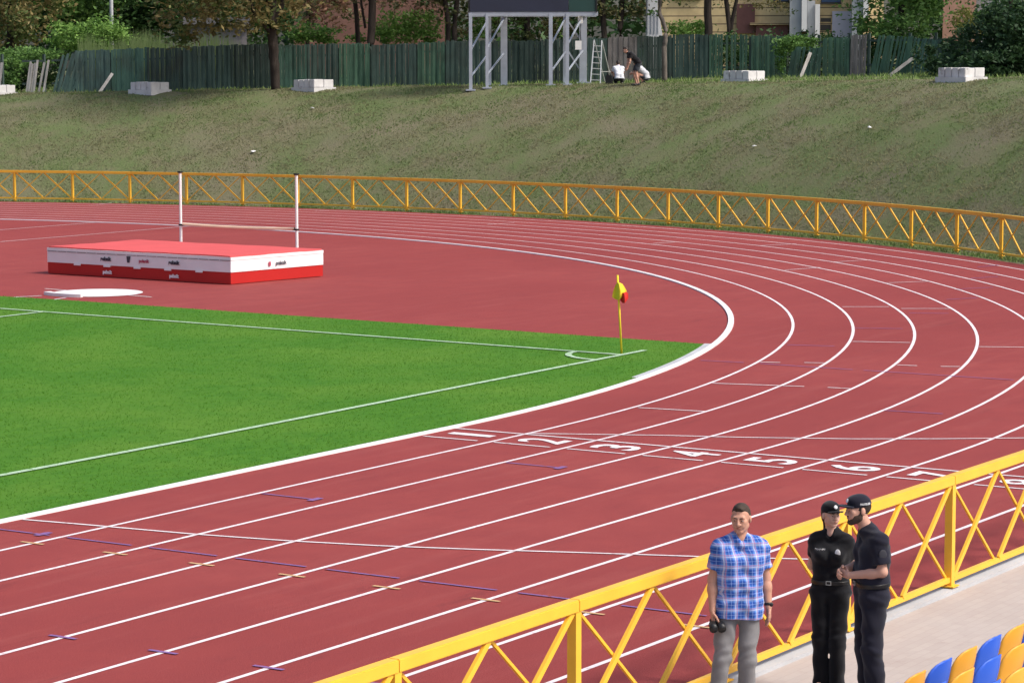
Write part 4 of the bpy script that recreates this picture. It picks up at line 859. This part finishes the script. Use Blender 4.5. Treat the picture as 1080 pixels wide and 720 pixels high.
def plaid():
    q = NT('blue_plaid_cotton'); cc = q.coord(); sp = q.n('ShaderNodeSeparateXYZ'); q.l(cc, sp.inputs[0])
    nz = q.noise(cc, 7, 3); wob = q.math('MULTIPLY', q.math('SUBTRACT', nz, .5), .018)
    def ax(out, per, off=0.0): return q.math('FRACT', q.math('MULTIPLY', q.math('ADD', q.math('ADD', out, wob), 5+off), 1/per))
    xx = q.math('ADD', sp.outputs[0], q.math('MULTIPLY', sp.outputs[1], .35)); zz = sp.outputs[2]; p = .088
    def band(f, a, b): return q.math('MULTIPLY', q.math('GREATER_THAN', f, a), q.math('LESS_THAN', f, b))
    fx_, fz_ = ax(xx, p), ax(zz, p, .02)
    c = q.mix(q.math('MULTIPLY', band(fx_, .0, .40), .6), (.060, .190, .56), (.018, .060, .27)); c = q.mix(q.math('MULTIPLY', band(fz_, .0, .40), .6), c, (.018, .050, .28))
    c = q.mix(q.math('MULTIPLY', band(fx_, .48, .90), .14), c, (.50, .62, .88)); c = q.mix(q.math('MULTIPLY', band(fz_, .48, .90), .14), c, (.50, .62, .88))
    c = q.mix(q.math('MULTIPLY', band(fx_, .61, .71), .42), c, (.80, .74, .78)); c = q.mix(q.math('MULTIPLY', band(fz_, .61, .71), .36), c, (.80, .74, .78))
    c = q.mix(q.math('MULTIPLY', band(fx_, .76, .86), .42), c, (.60, .20, .24)); c = q.mix(q.math('MULTIPLY', band(fz_, .76, .86), .36), c, (.60, .20, .24))
    c = q.mix(q.math('MULTIPLY', band(fx_, .18, .23), .5), c, (.30, .42, .75)); c = q.mix(q.math('MULTIPLY', band(fz_, .18, .23), .5), c, (.30, .42, .75))
    q.base(c); q.rough(.9); q.spec(.15); q.bump(q.noise(cc, 18, 4, .6), .35, .008); return q.m
MT['plaid'] = plaid()

def addell(mb, c, r, M=None, n=10):
    c = Vector(c); M = M or Matrix.Identity(3); vs = []; fs = []
    for i in range(n+1):
        th = math.pi*i/n
        for j in range(2*n):
            ph = math.pi*j/n; vs.append(c+M@Vector((r[0]*math.sin(th)*math.cos(ph), r[1]*math.sin(th)*math.sin(ph), r[2]*math.cos(th))))
    for i in range(n):
        for j in range(2*n): a = i*2*n+j; b = i*2*n+(j+1) % (2*n); fs.append((a, b, b+2*n, a+2*n))
    return mb.add(vs, fs)

def person(loc, rotz, scale, label, J, h=.0055, hc=.007, skin=None, opt=None):
    """J: joints in body space, facing -Y, the person's left is +X."""
    o = opt; J = {k: np.array(v, float) for k, v in J.items()}
    lo = np.min(list(J.values()), 0)-.32; hi = np.max(list(J.values()), 0)+.32; lo[2] = max(lo[2], -.03)
    M = Matrix.Rotation(o.get('yaw', 0), 3, 'Z') @ Matrix.Rotation(o.get('pitch', 0), 3, 'X') @ Matrix.Rotation(o.get('roll', 0), 3, 'Y')
    H = J['head']; hd = lambda x, y, z: np.array(Vector(H)+M@Vector((x, y, z)))
    fem = o.get('female', False); b = Field(lo, hi, h); sxv = J.get('side', np.array([1, 0, 0.])); fs = .9 if fem else 1.0
    sc_ = np.array(J.get('sideC', sxv)); sp_ = np.array(J.get('sideP', sxv))
    def torso(F, g, k=.05, low=True):
        P_, W_, C_ = J['pelvis'], J['waist'], J['chest']
        for s in (-1, 1):
            F.cone(C_+sc_*s*.075*fs, W_+sc_*s*.062*fs, .108*fs+g, .098*(.88 if fem else 1)+g+o.get('belly', 0)*.5, k)
            if low: F.cone(W_+sc_*s*.062*fs, P_+sp_*s*.075, .098*(.88 if fem else 1)+g+o.get('belly', 0)*.5, .108+g, k)
            F.cone(J['neck']+sc_*s*.02, J['sh'+'RL'[s > 0]], .052+g*.8, .062*fs+g, k)
            F.cone(J['sh'+'RL'[s > 0]], C_+sc_*s*.09*fs, .062*fs+g, .10*fs+g, k)
        if o.get('skirt') and low and g > 0:
            ax0 = (P_-W_)/np.linalg.norm(P_-W_)
            for s in (-1, 1): F.cone(P_+sp_*s*.075, P_+sp_*s*.08+ax0*.2, .110+g, .118+g, k)
        if fem:
            up_ = (J['neck']-J['chest']); up_ = up_/np.linalg.norm(up_)
            for s in (-1, 1): F.ell(C_+sc_*s*.07+np.array([0, -.085, -.01]), (.062+g*.6,)*3, k=.04)
    torso(b, -.006)
    b.cone(J['neck'], hd(0, .022, -.06), .057*fs, .053*fs, .02)
    # head
    hs = .96 if fem else 1.0
    def he(c, r, **k): b.ell(hd(*[x*hs for x in c]), [x*hs for x in r], M, **k)
    def hcn(a, c, ra, rb, **k): b.cone(hd(*[x*hs for x in a]), hd(*[x*hs for x in c]), ra*hs, rb*hs, **k)
    he((0, .018, .03), (.075, .094, .088)); he((0, -.018, -.035), (.061, .073, .078), k=.025)
    for s in (-1, 1):
        hcn((s*.046, -.005, -.062), (s*.012, -.066, -.098), .024, .020 if not fem else .015, k=.02); hcn((s*.042, -.062, -.018), (s*.03, -.072, -.05), .020, .018, k=.02)
        he((s*.077, .014, -.012), (.010, .021, .031), k=.008); he((s*.013, -.099, -.033), (.010, .012, .009), k=.006)
    hcn((-.034, -.074, .020), (.034, -.074, .020), .017, .017, k=.015)
    for s in (-1, 1): he((s*.031, -.099, .0), (.017, .014, .012), k=.012, neg=True); he((s*.031, -.079, -.001), (.014, .012, .012), k=.006)
    hcn((0, -.088, .010), (0, -.110, -.031), .0085, .0135, k=.010)
    hcn((-.019, -.085, -.061), (.019, -.085, -.061), .0085, .0085, k=.006); hcn((-.017, -.084, -.072), (.017, -.084, -.072), .009, .009, k=.006)
    hcn((-.023, -.0965, -.0665), (.023, -.0965, -.0665), .003, .003, k=.004, neg=True)
    # limbs and hands
    for s, sd in ((-1, 'R'), (1, 'L')):
        S_, E_, W_ = J['sh'+sd], J['el'+sd], J['wr'+sd]
        b.cone(S_, E_, .052*fs, .041*fs, .025); b.cone(E_, E_+(W_-E_)*.35, .041*fs, .043*fs, .02); b.cone(E_+(W_-E_)*.3, W_, .043*fs, .028*fs, .02)
        d, n, t = [np.array(Vector(x).normalized()) for x in o['hand'+sd][:3]]; curl = o['hand'+sd][3]; q = .95*fs
        for w in (-.024, 0, .024): b.cone(W_+d*.012*q+t*w*.6*q, W_+d*.088*q+t*w*q, .017*q, .0135*q, .014)
        for i, L in enumerate((.076, .084, .078, .060)):
            base = W_+d*(.088-.004*abs(i-1))*q+t*(.030-.020*i)*q; p = base
            for f_, a_ in ((.46, .55), (.32, 1.25), (.24, 1.8)):
                dd = d*math.cos(curl*a_)+n*math.sin(curl*a_); e = p+dd*L*f_*q; b.cone(p, e, .0088*q, .0078*q, .004); p = e
        p = W_+d*.026*q+t*.026*q
        for L, ra, wts in ((.046, .0125, (.62, .62, .35)), (.032, .0100, (.85, .30, .35)), (.022, .0090, (.95, .0, .35))):
            dd = d*wts[0]+t*wts[1]+n*wts[2]*(.4+curl); dd /= np.linalg.norm(dd); e = p+dd*L*q; b.cone(p, e, ra*q, ra*.9*q, .006); p = e
        Hh, K_, A_, T_ = J['hip'+sd], J['kn'+sd], J['an'+sd], J['toe'+sd]
        b.cone(Hh, K_, .086, .055, .03); b.cone(K_, K_+(A_-K_)*.35, .053, .056, .02); b.cone(K_+(A_-K_)*.3, A_, .056, .036, .02); b.cone(A_, T_, .036, .026, .02)
    v, f = b.mesh(); body = link('person', v, f, skin, None, True); body['local'] = 1
    body.location = loc; body.rotation_euler = (0, 0, rotz); body.scale = (scale,)*3; tag(body, label, 'person')
    def part(F, name, mt): v, f = F.mesh(); return link(name, v, f, mt, body, True)
    # face details
    iris = MB()
    for s in (-1, 1):
        eb = MB(); addell(eb, hd(s*.031*hs, -.0832*hs, -.001), (.0115*hs, .0095*hs, .0052*hs), M, 8); eye = eb.build('eye', MT['eyeball'], body, True)
        ib = MB(); addell(ib, hd(s*.030*hs+.002*o.get('gaze', 0), -.0915*hs, -.001), (.0055, .003, .0050), M, 6); ib.build('iris', MT['iris'], eye, True)
        bb = MB(); bb.tube([hd(s*.012*hs, -.0925*hs, .0165*hs), hd(s*.030*hs, -.0915*hs, .022*hs), hd(s*.050*hs, -.078*hs, .016*hs)], [.0035, .0045, .0025], 6); bb.build('eyebrow', o.get('hairmat', MT['hair_dark']), body, True)
    mm_ = MB(); mm_.tube([hd(-.024*hs, -.0865*hs, -.0675*hs), hd(-.009*hs, -.0935*hs, -.065*hs), hd(.009*hs, -.0935*hs, -.065*hs), hd(.024*hs, -.0865*hs, -.0675*hs)], [.003, .0055, .0055, .003], 6); mm_.build('mouth', MT['lip'], body, True)
    # hair
    if o.get('hair'):
        hf = Field(H-.22, H+.22, max(h*.9, .0055)); R3 = lambda p, n: (hd(*p), np.array(M@Vector(n).normalized()))
        if o['hair'] == 'short':
            hf.ell(hd(0, .019, .032), (.0765, .0955, .0885), M, k=.01, cut=[R3((0, -.056, .088), (0, -1.0, -.9)), R3((0, -.030, .0), (0, -1, -.34))])
            hf.ell(hd(0, .036, .0), (.077, .080, .085), M, k=.01, cut=[R3((0, -.008, -.0), (0, -1, 0)), R3((0, 0, -.055), (0, -.25, -1))])
            hf.ell(hd(0, -.020, .084), (.045, .060, .037), M, k=.02, cut=[R3((0, -.072, .09), (0, -1, -.3))])
            for s in (-1, 1): hf.ell(hd(s*.082, .014, -.016), (.016, .024, .033), M, k=.004, neg=True)
        elif o['hair'] == 'long':
            hf.ell(hd(0, .026, .022), (.078, .092, .088), M, k=.01, cut=[R3((0, .004, .0), (0, -1, -.1))]); hf.ell(hd(0, .055, -.03), (.066, .055, .085), M, k=.02)
            hf.cone(hd(0, .105, -.02), hd(.0, .115, -.19), .032, .018, .03)
            for s in (-1, 1): hf.ell(hd(s*.080, .014, -.014), (.014, .022, .034), M, k=.004, neg=True)
        elif o['hair'] == 'crop':
            hf.ell(hd(0, .022, .025), (.078, .096, .088), M, k=.01, cut=[R3((0, -.03, .0), (0, -1, 0)), R3((0, 0, -.055), (0, -.2, -1))])
            for s in (-1, 1): hf.ell(hd(s*.082, .014, -.014), (.018, .024, .036), M, k=.004, neg=True)
        hf.wrinkle(.0016, 3.2)
        part(hf, 'hair', o.get('hairmat', MT['hair_dark']))
    if o.get('beard'):
        bf = Field(H-.2, H+.2, .0055); cutz = (hd(0, 0, -.034), np.array(M@Vector((0, -.12, 1)).normalized())); cf = (hd(0, .012, -.02), np.array(M@Vector((0, 1, .1)).normalized()))
        bf.ell(hd(0, -.020, -.040), (.0645, .0772, .080), M, k=.01, cut=[cutz, cf])
        for s in (-1, 1): bf.cone(hd(s*.046, -.008, -.064), hd(s*.012, -.068, -.104), .0272, .0230, .02, cut=cutz)
        for s in (-1, 1): bf.cone(hd(s*.062, -.002, -.045), hd(s*.0665, .0, .012), .0135, .010, .012)
        bf.ell(hd(0, -.105, -.066), (.024, .022, .011), M, k=.006, neg=True)
        part(bf, 'beard', MT['beard'])
    if o.get('cap'):
        cf = Field(H-.26, H+.26, .0055); nu = np.array(M@Vector((0, .12, -1)).normalized())
        cf.ell(hd(0, .018, .036), (.083, .102, .092), M, k=.01, cut=[(hd(0, 0, .026), nu)]); cf.ell(hd(0, -.022, .076), (.066, .074, .044), M, k=.02)
        vt = [(hd(0, -.062, .0), np.array(M@Vector((0, 1, 0))))]
        cf.ell(hd(0, -.085, .040), (.073, .092, .055), M @ Matrix.Rotation(.22, 3, 'X'), k=.008, cut=vt+[(hd(0, -.1, .0415), np.array(M@Vector((0, .15, 1)).normalized())), (hd(0, -.1, .0265), np.array(M@Vector((0, -.20, -1)).normalized()))])
        cap = part(cf, 'cap', o['cap'])
        e1 = MB(); addell(e1, hd(0, -.092, .080), (.019, .008, .019), M @ Matrix.Rotation(-.35, 3, 'X'), 8); e1.build('emblem', MT['emblem_white'], cap, True)
        if o.get('captext'):
            v, f = text_mesh('ПОЛІЦІЯ', .021, .0006); tm = MB(); pts = []
            for x, y in v:
                a = math.radians(63)+x/.1; pts.append(hd(.0895*math.cos(a-math.pi/2+.62)*1.0, .018+.1085*math.sin(a-math.pi/2+.62), .052+y))
            tm.add(pts, f).build('lettering', MT['emblem_white'], cap)
    # clothes
    sh = Field(lo, hi, hc); g = o.get('loose', .014); torso(sh, g, .05)
    ax_ = J['waist']-J['pelvis']; ax_ = ax_/np.linalg.norm(ax_)
    sl_ = o.get('sleeve', .62)
    for sd in 'RL':
        S_, E_ = J['sh'+sd], J['el'+sd]; d = (E_-S_); L = np.linalg.norm(d); d = d/L
        sh.cone(S_, S_+d*L*min(sl_+.1, 1.0), .064*fs+g*.6, .060*fs+g, .025, cut=(S_+d*L*sl_, d))
    if o.get('collar', True):
        cu = hd(0, .02, -.06)-J['neck']; cu = cu/np.linalg.norm(cu); sh.cone(J['neck']-cu*.02, J['neck']+cu*.06, .076*fs, .068*fs, .02, cut=(J['neck']+cu*.035+np.array([0, .0, 0]), np.array(Vector(cu+np.array([0, -.75, 0])).normalized())))
        cn = J['neck']+cu*.05+np.array([0, -.062, 0]); sh.cone(cn, cn+np.array([0, -.035, -o.get('vneck', .09)]), .042, .014, .012, neg=True)
    sh.wrinkle(o.get('wr', .0055), 1.0, o.get('ph', 0))
    hem = o['hem']; tuck = o.get('tuck', False)
    sh.plane(J['pelvis']+ax_*hem, -ax_); shirt = part(sh, 'shirt', o['shirt'])
    tr = Field(lo, hi, hc); g2 = o.get('tloose', .012)
    for s, sd in ((-1, 'R'), (1, 'L')):
        tr.cone(J['waist']+sp_*s*.062*fs, J['pelvis']+sp_*s*.075, .098*(.88 if fem else 1)+g2, .108+g2, .05); Hh, K_, A_ = J['hip'+sd], J['kn'+sd], J['an'+sd]
        en = o.get('tend', 1.0); d = (A_-K_)/np.linalg.norm(A_-K_); dk = (K_-Hh)/np.linalg.norm(K_-Hh)
        if o.get('shorts'): tr.cone(Hh, K_, .092+g2, .075+g2, .03, cut=(Hh+(K_-Hh)*o['shorts'], dk))
        else: tr.cone(Hh, K_, .090+g2, .064+g2, .03); tr.cone(K_, A_+d*.03, .064+g2, .060+g2, .03, cut=(A_+d*.02, d))
    tr.wrinkle(o.get('twr', .007), .8, 2+o.get('ph', 0)); tr.plane(J['pelvis']+ax_*o.get('waistcut', .10), ax_); part(tr, 'shorts' if o.get('shorts') else 'trousers', o['trousers'])
    if o.get('belt') is not None:
        bl_ = Field(J['pelvis']-.3, J['pelvis']+.3, .006); torso(bl_, g2+.006, .05); zz = J['pelvis']+ax_*o['belt']; bl_.plane(zz+ax_*.019, ax_); bl_.plane(zz-ax_*.019, -ax_)
        belt = part(bl_, 'belt', MT['leather']); y = bl_.surf(zz[0]+.0, zz[2])
        q = MB(); X0 = zz[0]
        for a, c in (((-.022, -.016), (.022, -.016)), ((.022, -.016), (.022, .016)), ((.022, .016), (-.022, .016)), ((-.022, .016), (-.022, -.016))): q.bar((X0+a[0], y-.006, zz[2]+a[1]), (X0+c[0], y-.006, zz[2]+c[1]), .006, .006, (0, 1, 0), .004)
        q.build('buckle', MT['alu'], belt)
    for sd in 'RL':
        A_, T_ = J['an'+sd], J['toe'+sd]; F2 = Field(np.minimum(A_, T_)-.15, np.maximum(A_, T_)+.15, max(hc, .007)); d = T_-A_; d[2] = 0; d /= np.linalg.norm(d)+1e-6; zf = T_[2]-.03
        hl = np.array([A_[0], A_[1], zf+.045])-d*.035; F2.cone(hl, np.array([T_[0], T_[1], zf+.042]), .043, .046, .02); F2.cone(A_+np.array([0, 0, .0]), hl+d*.05, .046, .05, .03); F2.plane((0, 0, zf), (0, 0, -1)); F2.plane(A_+np.array([0, 0, .05]), (0, 0, 1))
        part(F2, 'shoe', o.get('shoe', MT['leather']))
    # badges
    for nm, x, z, w, hh, mt, txt in o.get('badges', ()):
        y = sh.surf(x, z)-.003
        if txt: v, f = text_mesh(txt, hh, .0005); MB().add([(x+a, sh.surf(x+a, z)-.005, z+c) for a, c in v], f).build(nm, mt, shirt)
        else: bb = MB(); addell(bb, (x, y, z), (w, .005, hh), None, 8); bb.build(nm, mt, shirt, True)
    if o.get('watch'):
        W_, E_ = J['wr'+o['watch']], J['el'+o['watch']]; u_ = (W_-E_)/np.linalg.norm(W_-E_); wf = MB(); wf.tube([W_-u_*.032, W_-u_*.010], .0345, 12); q = W_-u_*.02+np.array([.02 if o['watch'] == 'L' else -.02, -.026, 0]); addell(wf, q, (.017, .012, .017), None, 6); wf.build('watch', MT['black'], body, True)
    if o.get('patch'):
        for sd, mt in o['patch']:
            S_, E_ = J['sh'+sd], J['el'+sd]; p = S_+(E_-S_)*.36; sgn = 1 if sd == 'L' else -1; R3 = .062*fs+g*.85+.0
            bb = MB(); addell(bb, p+np.array([sgn*R3, 0, 0]), (.006, .034, .043), None, 8); bb.build('sleeve_patch', mt, shirt, True)
    return body
def stand(**k):
    J = dict(pelvis=(0, .0, .955), waist=(0, -.005, 1.12), chest=(0, .005, 1.31), neck=(0, .015, 1.50), head=(0, -.015, 1.682), shR=(-.160, .01, 1.422), shL=(.160, .01, 1.422),
             elR=(-.215, .035, 1.165), elL=(.215, .035, 1.165), wrR=(-.225, -.04, .925), wrL=(.225, -.04, .925), hipR=(-.092, .0, .93), hipL=(.092, .0, .93), knR=(-.10, -.02, .51), knL=(.10, -.02, .51),
             anR=(-.105, .03, .085), anL=(.105, .03, .085), toeR=(-.125, -.14, .03), toeL=(.125, -.14, .03)); J.update(k); return J
down = (0, -.18, -1)
def ROT(deg): return R_(deg+90)
def px(u, v, y):               # point at photo pixel on the vertical plane Y=y
    d = fw+rt*((u-540)/FPX)-up*((v-360)/FPX); t = (y-CY)/d.y; return Vector((CX, CY, CZ))+d*t
pm = px(781, 531, -48.27)
person((pm.x, -48.27, .005), ROT(219), pm.z/1.80, 'man in a blue plaid shirt and grey trousers holding a small black device',
       stand(elR=(-.222, .03, 1.165), wrR=(-.235, -.045, .925), elL=(.226, .05, 1.170), wrL=(.242, .0, .935), pelvis=(-.01, 0, .955), knR=(-.15, -.03, .51), anR=(-.205, .01, .085), toeR=(-.25, -.15, .03), knL=(.06, -.04, .51), anL=(.06, .01, .085), toeL=(.09, -.16, .03), hipR=(-.105, 0, .93), hipL=(.08, 0, .93)),
       skin=SK1, opt=dict(yaw=R_(-24), pitch=R_(7), handR=((.0, -.12, -1), (1, .1, 0), (0, -1, .1), .75), handL=((.02, -.10, -1), (-1, .1, 0), (.1, -1, 0), .35), hair='short', hairmat=MT['hair_brown'], shirt=MT['plaid'], trousers=MT['grey_cloth'], hem=-.10, skirt=True, loose=.014, sleeve=.66, belly=.010, watch='L', wr=.006, waistcut=.0, tloose=.008, gaze=-1))
# the device in his right hand
Mr = Matrix.Translation((pm.x, -48.27, .005)) @ Matrix.Rotation(ROT(219), 4, 'Z') @ Matrix.Scale(pm.z/1.80, 4)
dv = Mr @ Vector((-.215, -.065, .822)); db = MB(); Rdv = Matrix.Rotation(ROT(219), 3, 'Z')
e = empty('handheld_device', dv, 'small black handheld device gripped by the man in the plaid shirt', 'device')
MB().box(dv, (.085, .10, .055), R=Rdv @ Matrix.Rotation(.35, 3, 'X')).build('body', MT['black'], e, bevel=.012)
for sx2 in (-.034, .034):
    q1 = dv+Rdv @ Vector((sx2, -.035, .0)); MB().tube([q1, q1+Rdv @ Vector((0, -.075, -.03))], [.030, .036], 12).build('barrel', MT['black'], e, True)
pw = px(877, 526.5, -48.50)
person((pw.x, -48.50, .005), ROT(196), pw.z/1.825, 'woman in black police uniform and cap standing with her hands behind her back',
       stand(elR=(-.200, .10, 1.17), elL=(.200, .10, 1.17), wrR=(-.05, .20, 1.02), wrL=(.05, .215, .99), shR=(-.142, .02, 1.422), shL=(.142, .02, 1.422), hipR=(-.085, 0, .93), hipL=(.085, 0, .93), knR=(-.085, -.02, .51), knL=(.075, -.03, .51), anR=(-.09, .03, .085), anL=(.07, .03, .085), toeR=(-.11, -.13, .03), toeL=(.09, -.13, .03)),
       skin=SK2, opt=dict(female=True, yaw=R_(37), pitch=R_(-1), handR=((.8, .15, -.5), (0, 1, .2), (.5, 0, .8), .6), handL=((-.8, .15, -.5), (0, 1, .2), (-.5, 0, .8), .6), hair='long', hairmat=MT['hair_dark'], cap=MT['black_cloth'], shirt=MT['black_cloth'], trousers=MT['black_cloth'], hem=.085, tuck=True, waistcut=.13, belt=.10, loose=.012, sleeve=.60, ph=1.3, vneck=.15,
                          badges=(('badge', .085, 1.345, .026, .036, MT['emblem_white'], None), ('name_tape', -.085, 1.365, 0, .022, MT['emblem_white'], 'ПОЛІЦІЯ')), patch=(('L', MT['emblem_white']),)))
pc = px(925, 520.5, -49.06)
person((pc.x, -49.02, .005), ROT(131), pc.z/1.81, 'bearded man in dark navy police uniform and cap with clasped hands, seen side on',
       stand(head=(0, -.125, 1.676), neck=(0, -.04, 1.495), elR=(-.205, .0, 1.18), elL=(.212, .03, 1.18), wrR=(-.06, -.235, 1.155), wrL=(.075, -.215, 1.135), knR=(-.11, -.02, .51), anR=(-.13, .03, .085), toeR=(-.15, -.14, .03)),
       skin=SK3, opt=dict(yaw=R_(8), pitch=R_(3), handR=((.75, -.62, -.1), (.1, .6, -.3), (.0, .1, 1), .75), handL=((-.78, -.45, .12), (-.2, .5, -.6), (.1, .2, 1), .8), hair='crop', beard=True, cap=MT['navy_cloth'], captext=True, shirt=MT['navy_cloth'], trousers=MT['navy_cloth'], hem=.085, tuck=True, waistcut=.13, belt=.10, loose=.018, sleeve=.74, belly=.02, ph=2.1, tloose=.022,
                          badges=(('badge', .085, 1.345, .024, .032, MT['patch_dim'], None),), patch=(('L', MT['patch_dim']), ('R', MT['patch_dim']))))

# scraps of pale litter lying on the bank
for (u, v, wd, lab) in ((331, 116, .16, 'small scrap of white paper on the bank below the middle plinth'), (268, 161, .20, 'pale scrap of litter low on the bank above the left end of the railing'), (795, 157, .14, 'white scrap of litter halfway down the bank right of centre'), (916, 137, .12, 'tiny white scrap on the bank below the right hand trees')):
    D = bank_D(u, v); x, y = at(u, D); z = G(x, y)+.05; b = MB()
    pts = [Vector((x+wd*.5*math.cos(a)*random.uniform(.6, 1.2), y+wd*.7*math.sin(a)*random.uniform(.6, 1.2), z+random.uniform(.0, .06))) for a in (0, 1.2, 2.4, 3.7, 5)]
    top = Vector((x, y, z+.07)); b.add(pts+[p-Vector((0, 0, .01)) for p in pts]+[top], [(k, (k+1) % 5, 10) for k in range(5)]+[(4+5, 3+5, 2+5, 1+5, 5)]+[(k, 5+k, 5+(k+1) % 5, (k+1) % 5) for k in range(5)])
    tag(b.build('paper_scrap', MT['white_plastic']), lab, 'litter', 'litter on the bank')
# workers on the bank crest
LEFT = math.degrees(math.atan2(-r0.y, -r0.x))
def crouch(**k):
    J = dict(pelvis=(0, .12, .25), waist=(0, .09, .40), chest=(0, -.03, .57), neck=(0, -.10, .73), head=(0, -.17, .88), shR=(-.165, -.06, .68), shL=(.165, -.06, .68), elR=(-.24, -.25, .50), elL=(.24, -.25, .50), wrR=(-.12, -.42, .44), wrL=(.12, -.42, .44),
             hipR=(-.09, .10, .25), hipL=(.09, .10, .25), knR=(-.16, -.28, .44), knL=(.16, -.28, .44), anR=(-.13, -.0, .09), anL=(.13, .0, .09), toeR=(-.15, -.16, .03), toeL=(.15, -.16, .03)); J.update(k); return J
hf_ = dict(handR=((.3, -.9, -.3), (.6, .1, -.7), (0, 0, 1), .5), handL=((-.3, -.9, -.3), (-.6, .1, -.7), (0, 0, 1), .5))
def onb(u, D): x, y = at(u, D); return (x, y, G(x, y)-.01)
DW = bank_D(668, 92.5)
person(onb(652.5, DW+2.5), ROT(math.degrees(aS)+10), .95, 'worker in a white shirt crouching beside a black case near the board fence', crouch(), h=.011, hc=.012, skin=SK1, opt=dict(pitch=.35, hair='short', hairmat=MT['hair_dark'], shirt=MT['white_cloth'], trousers=MT['black_tee'], hem=-.02, skirt=True, sleeve=.6, **hf_))
person(onb(668.5, DW+.3), ROT(LEFT+8), .98, 'worker in a black shirt and shorts bending forward with bare legs on the bank crest', dict(pelvis=(0, .17, .88), waist=(0, .08, 1.01), chest=(0, -.09, 1.16), neck=(0, -.24, 1.29), head=(0, -.34, 1.40), shR=(-.16, -.17, 1.25), shL=(.16, -.17, 1.25), elR=(-.19, -.20, .97), elL=(.19, -.20, .97), wrR=(-.15, -.28, .73), wrL=(.15, -.28, .73),
       hipR=(-.09, .15, .86), hipL=(.09, .15, .86), knR=(-.11, .02, .48), knL=(.11, .06, .48), anR=(-.11, .12, .09), anL=(.11, .16, .09), toeR=(-.12, -.05, .03), toeL=(.13, .0, .03)), h=.011, hc=.012, skin=SK3, opt=dict(pitch=.45, hair='short', hairmat=MT['hair_dark'], shirt=MT['black_tee'], trousers=MT['dark_shorts'], shorts=.75, hem=-.03, skirt=True, sleeve=.6,
       handR=((0, -.3, -1), (1, 0, 0), (0, -1, 0), .4), handL=((0, -.3, -1), (-1, 0, 0), (0, -1, 0), .4)))
person(onb(678.5, DW+1.4), ROT(LEFT-12), 1.0, 'worker in a pale grey tee shirt squatting behind the bending worker', crouch(chest=(0, -.08, .55), neck=(0, -.20, .68), head=(0, -.30, .79), shR=(-.165, -.14, .64), shL=(.165, -.14, .64), elR=(-.23, -.30, .45), elL=(.23, -.30, .45)), h=.011, hc=.012, skin=SK1, opt=dict(pitch=.6, hair='short', hairmat=MT['hair_brown'], shirt=MT['grey_tee'], trousers=MT['dark_shorts'], shorts=.9, hem=-.04, skirt=True, sleeve=.6, **hf_))
p = Vector(onb(642.5, DW+2.2)); e = empty('equipment_case', p, 'black equipment case on the ground left of the crouching white shirted worker', 'case')
MB().box(p+Vector((0, 0, .19)), (.36, .26, .34), aS-.2).build('body', MT['black'], e, bevel=.02)
MB().tube([p+Vector((-.09, 0, .36)), p+Vector((-.07, 0, .42)), p+Vector((.07, 0, .42)), p+Vector((.09, 0, .36))], .015, 6).build('handle', MT['black'], e, True)
for o in bpy.data.objects:
    if 'local' in o: del o['local']
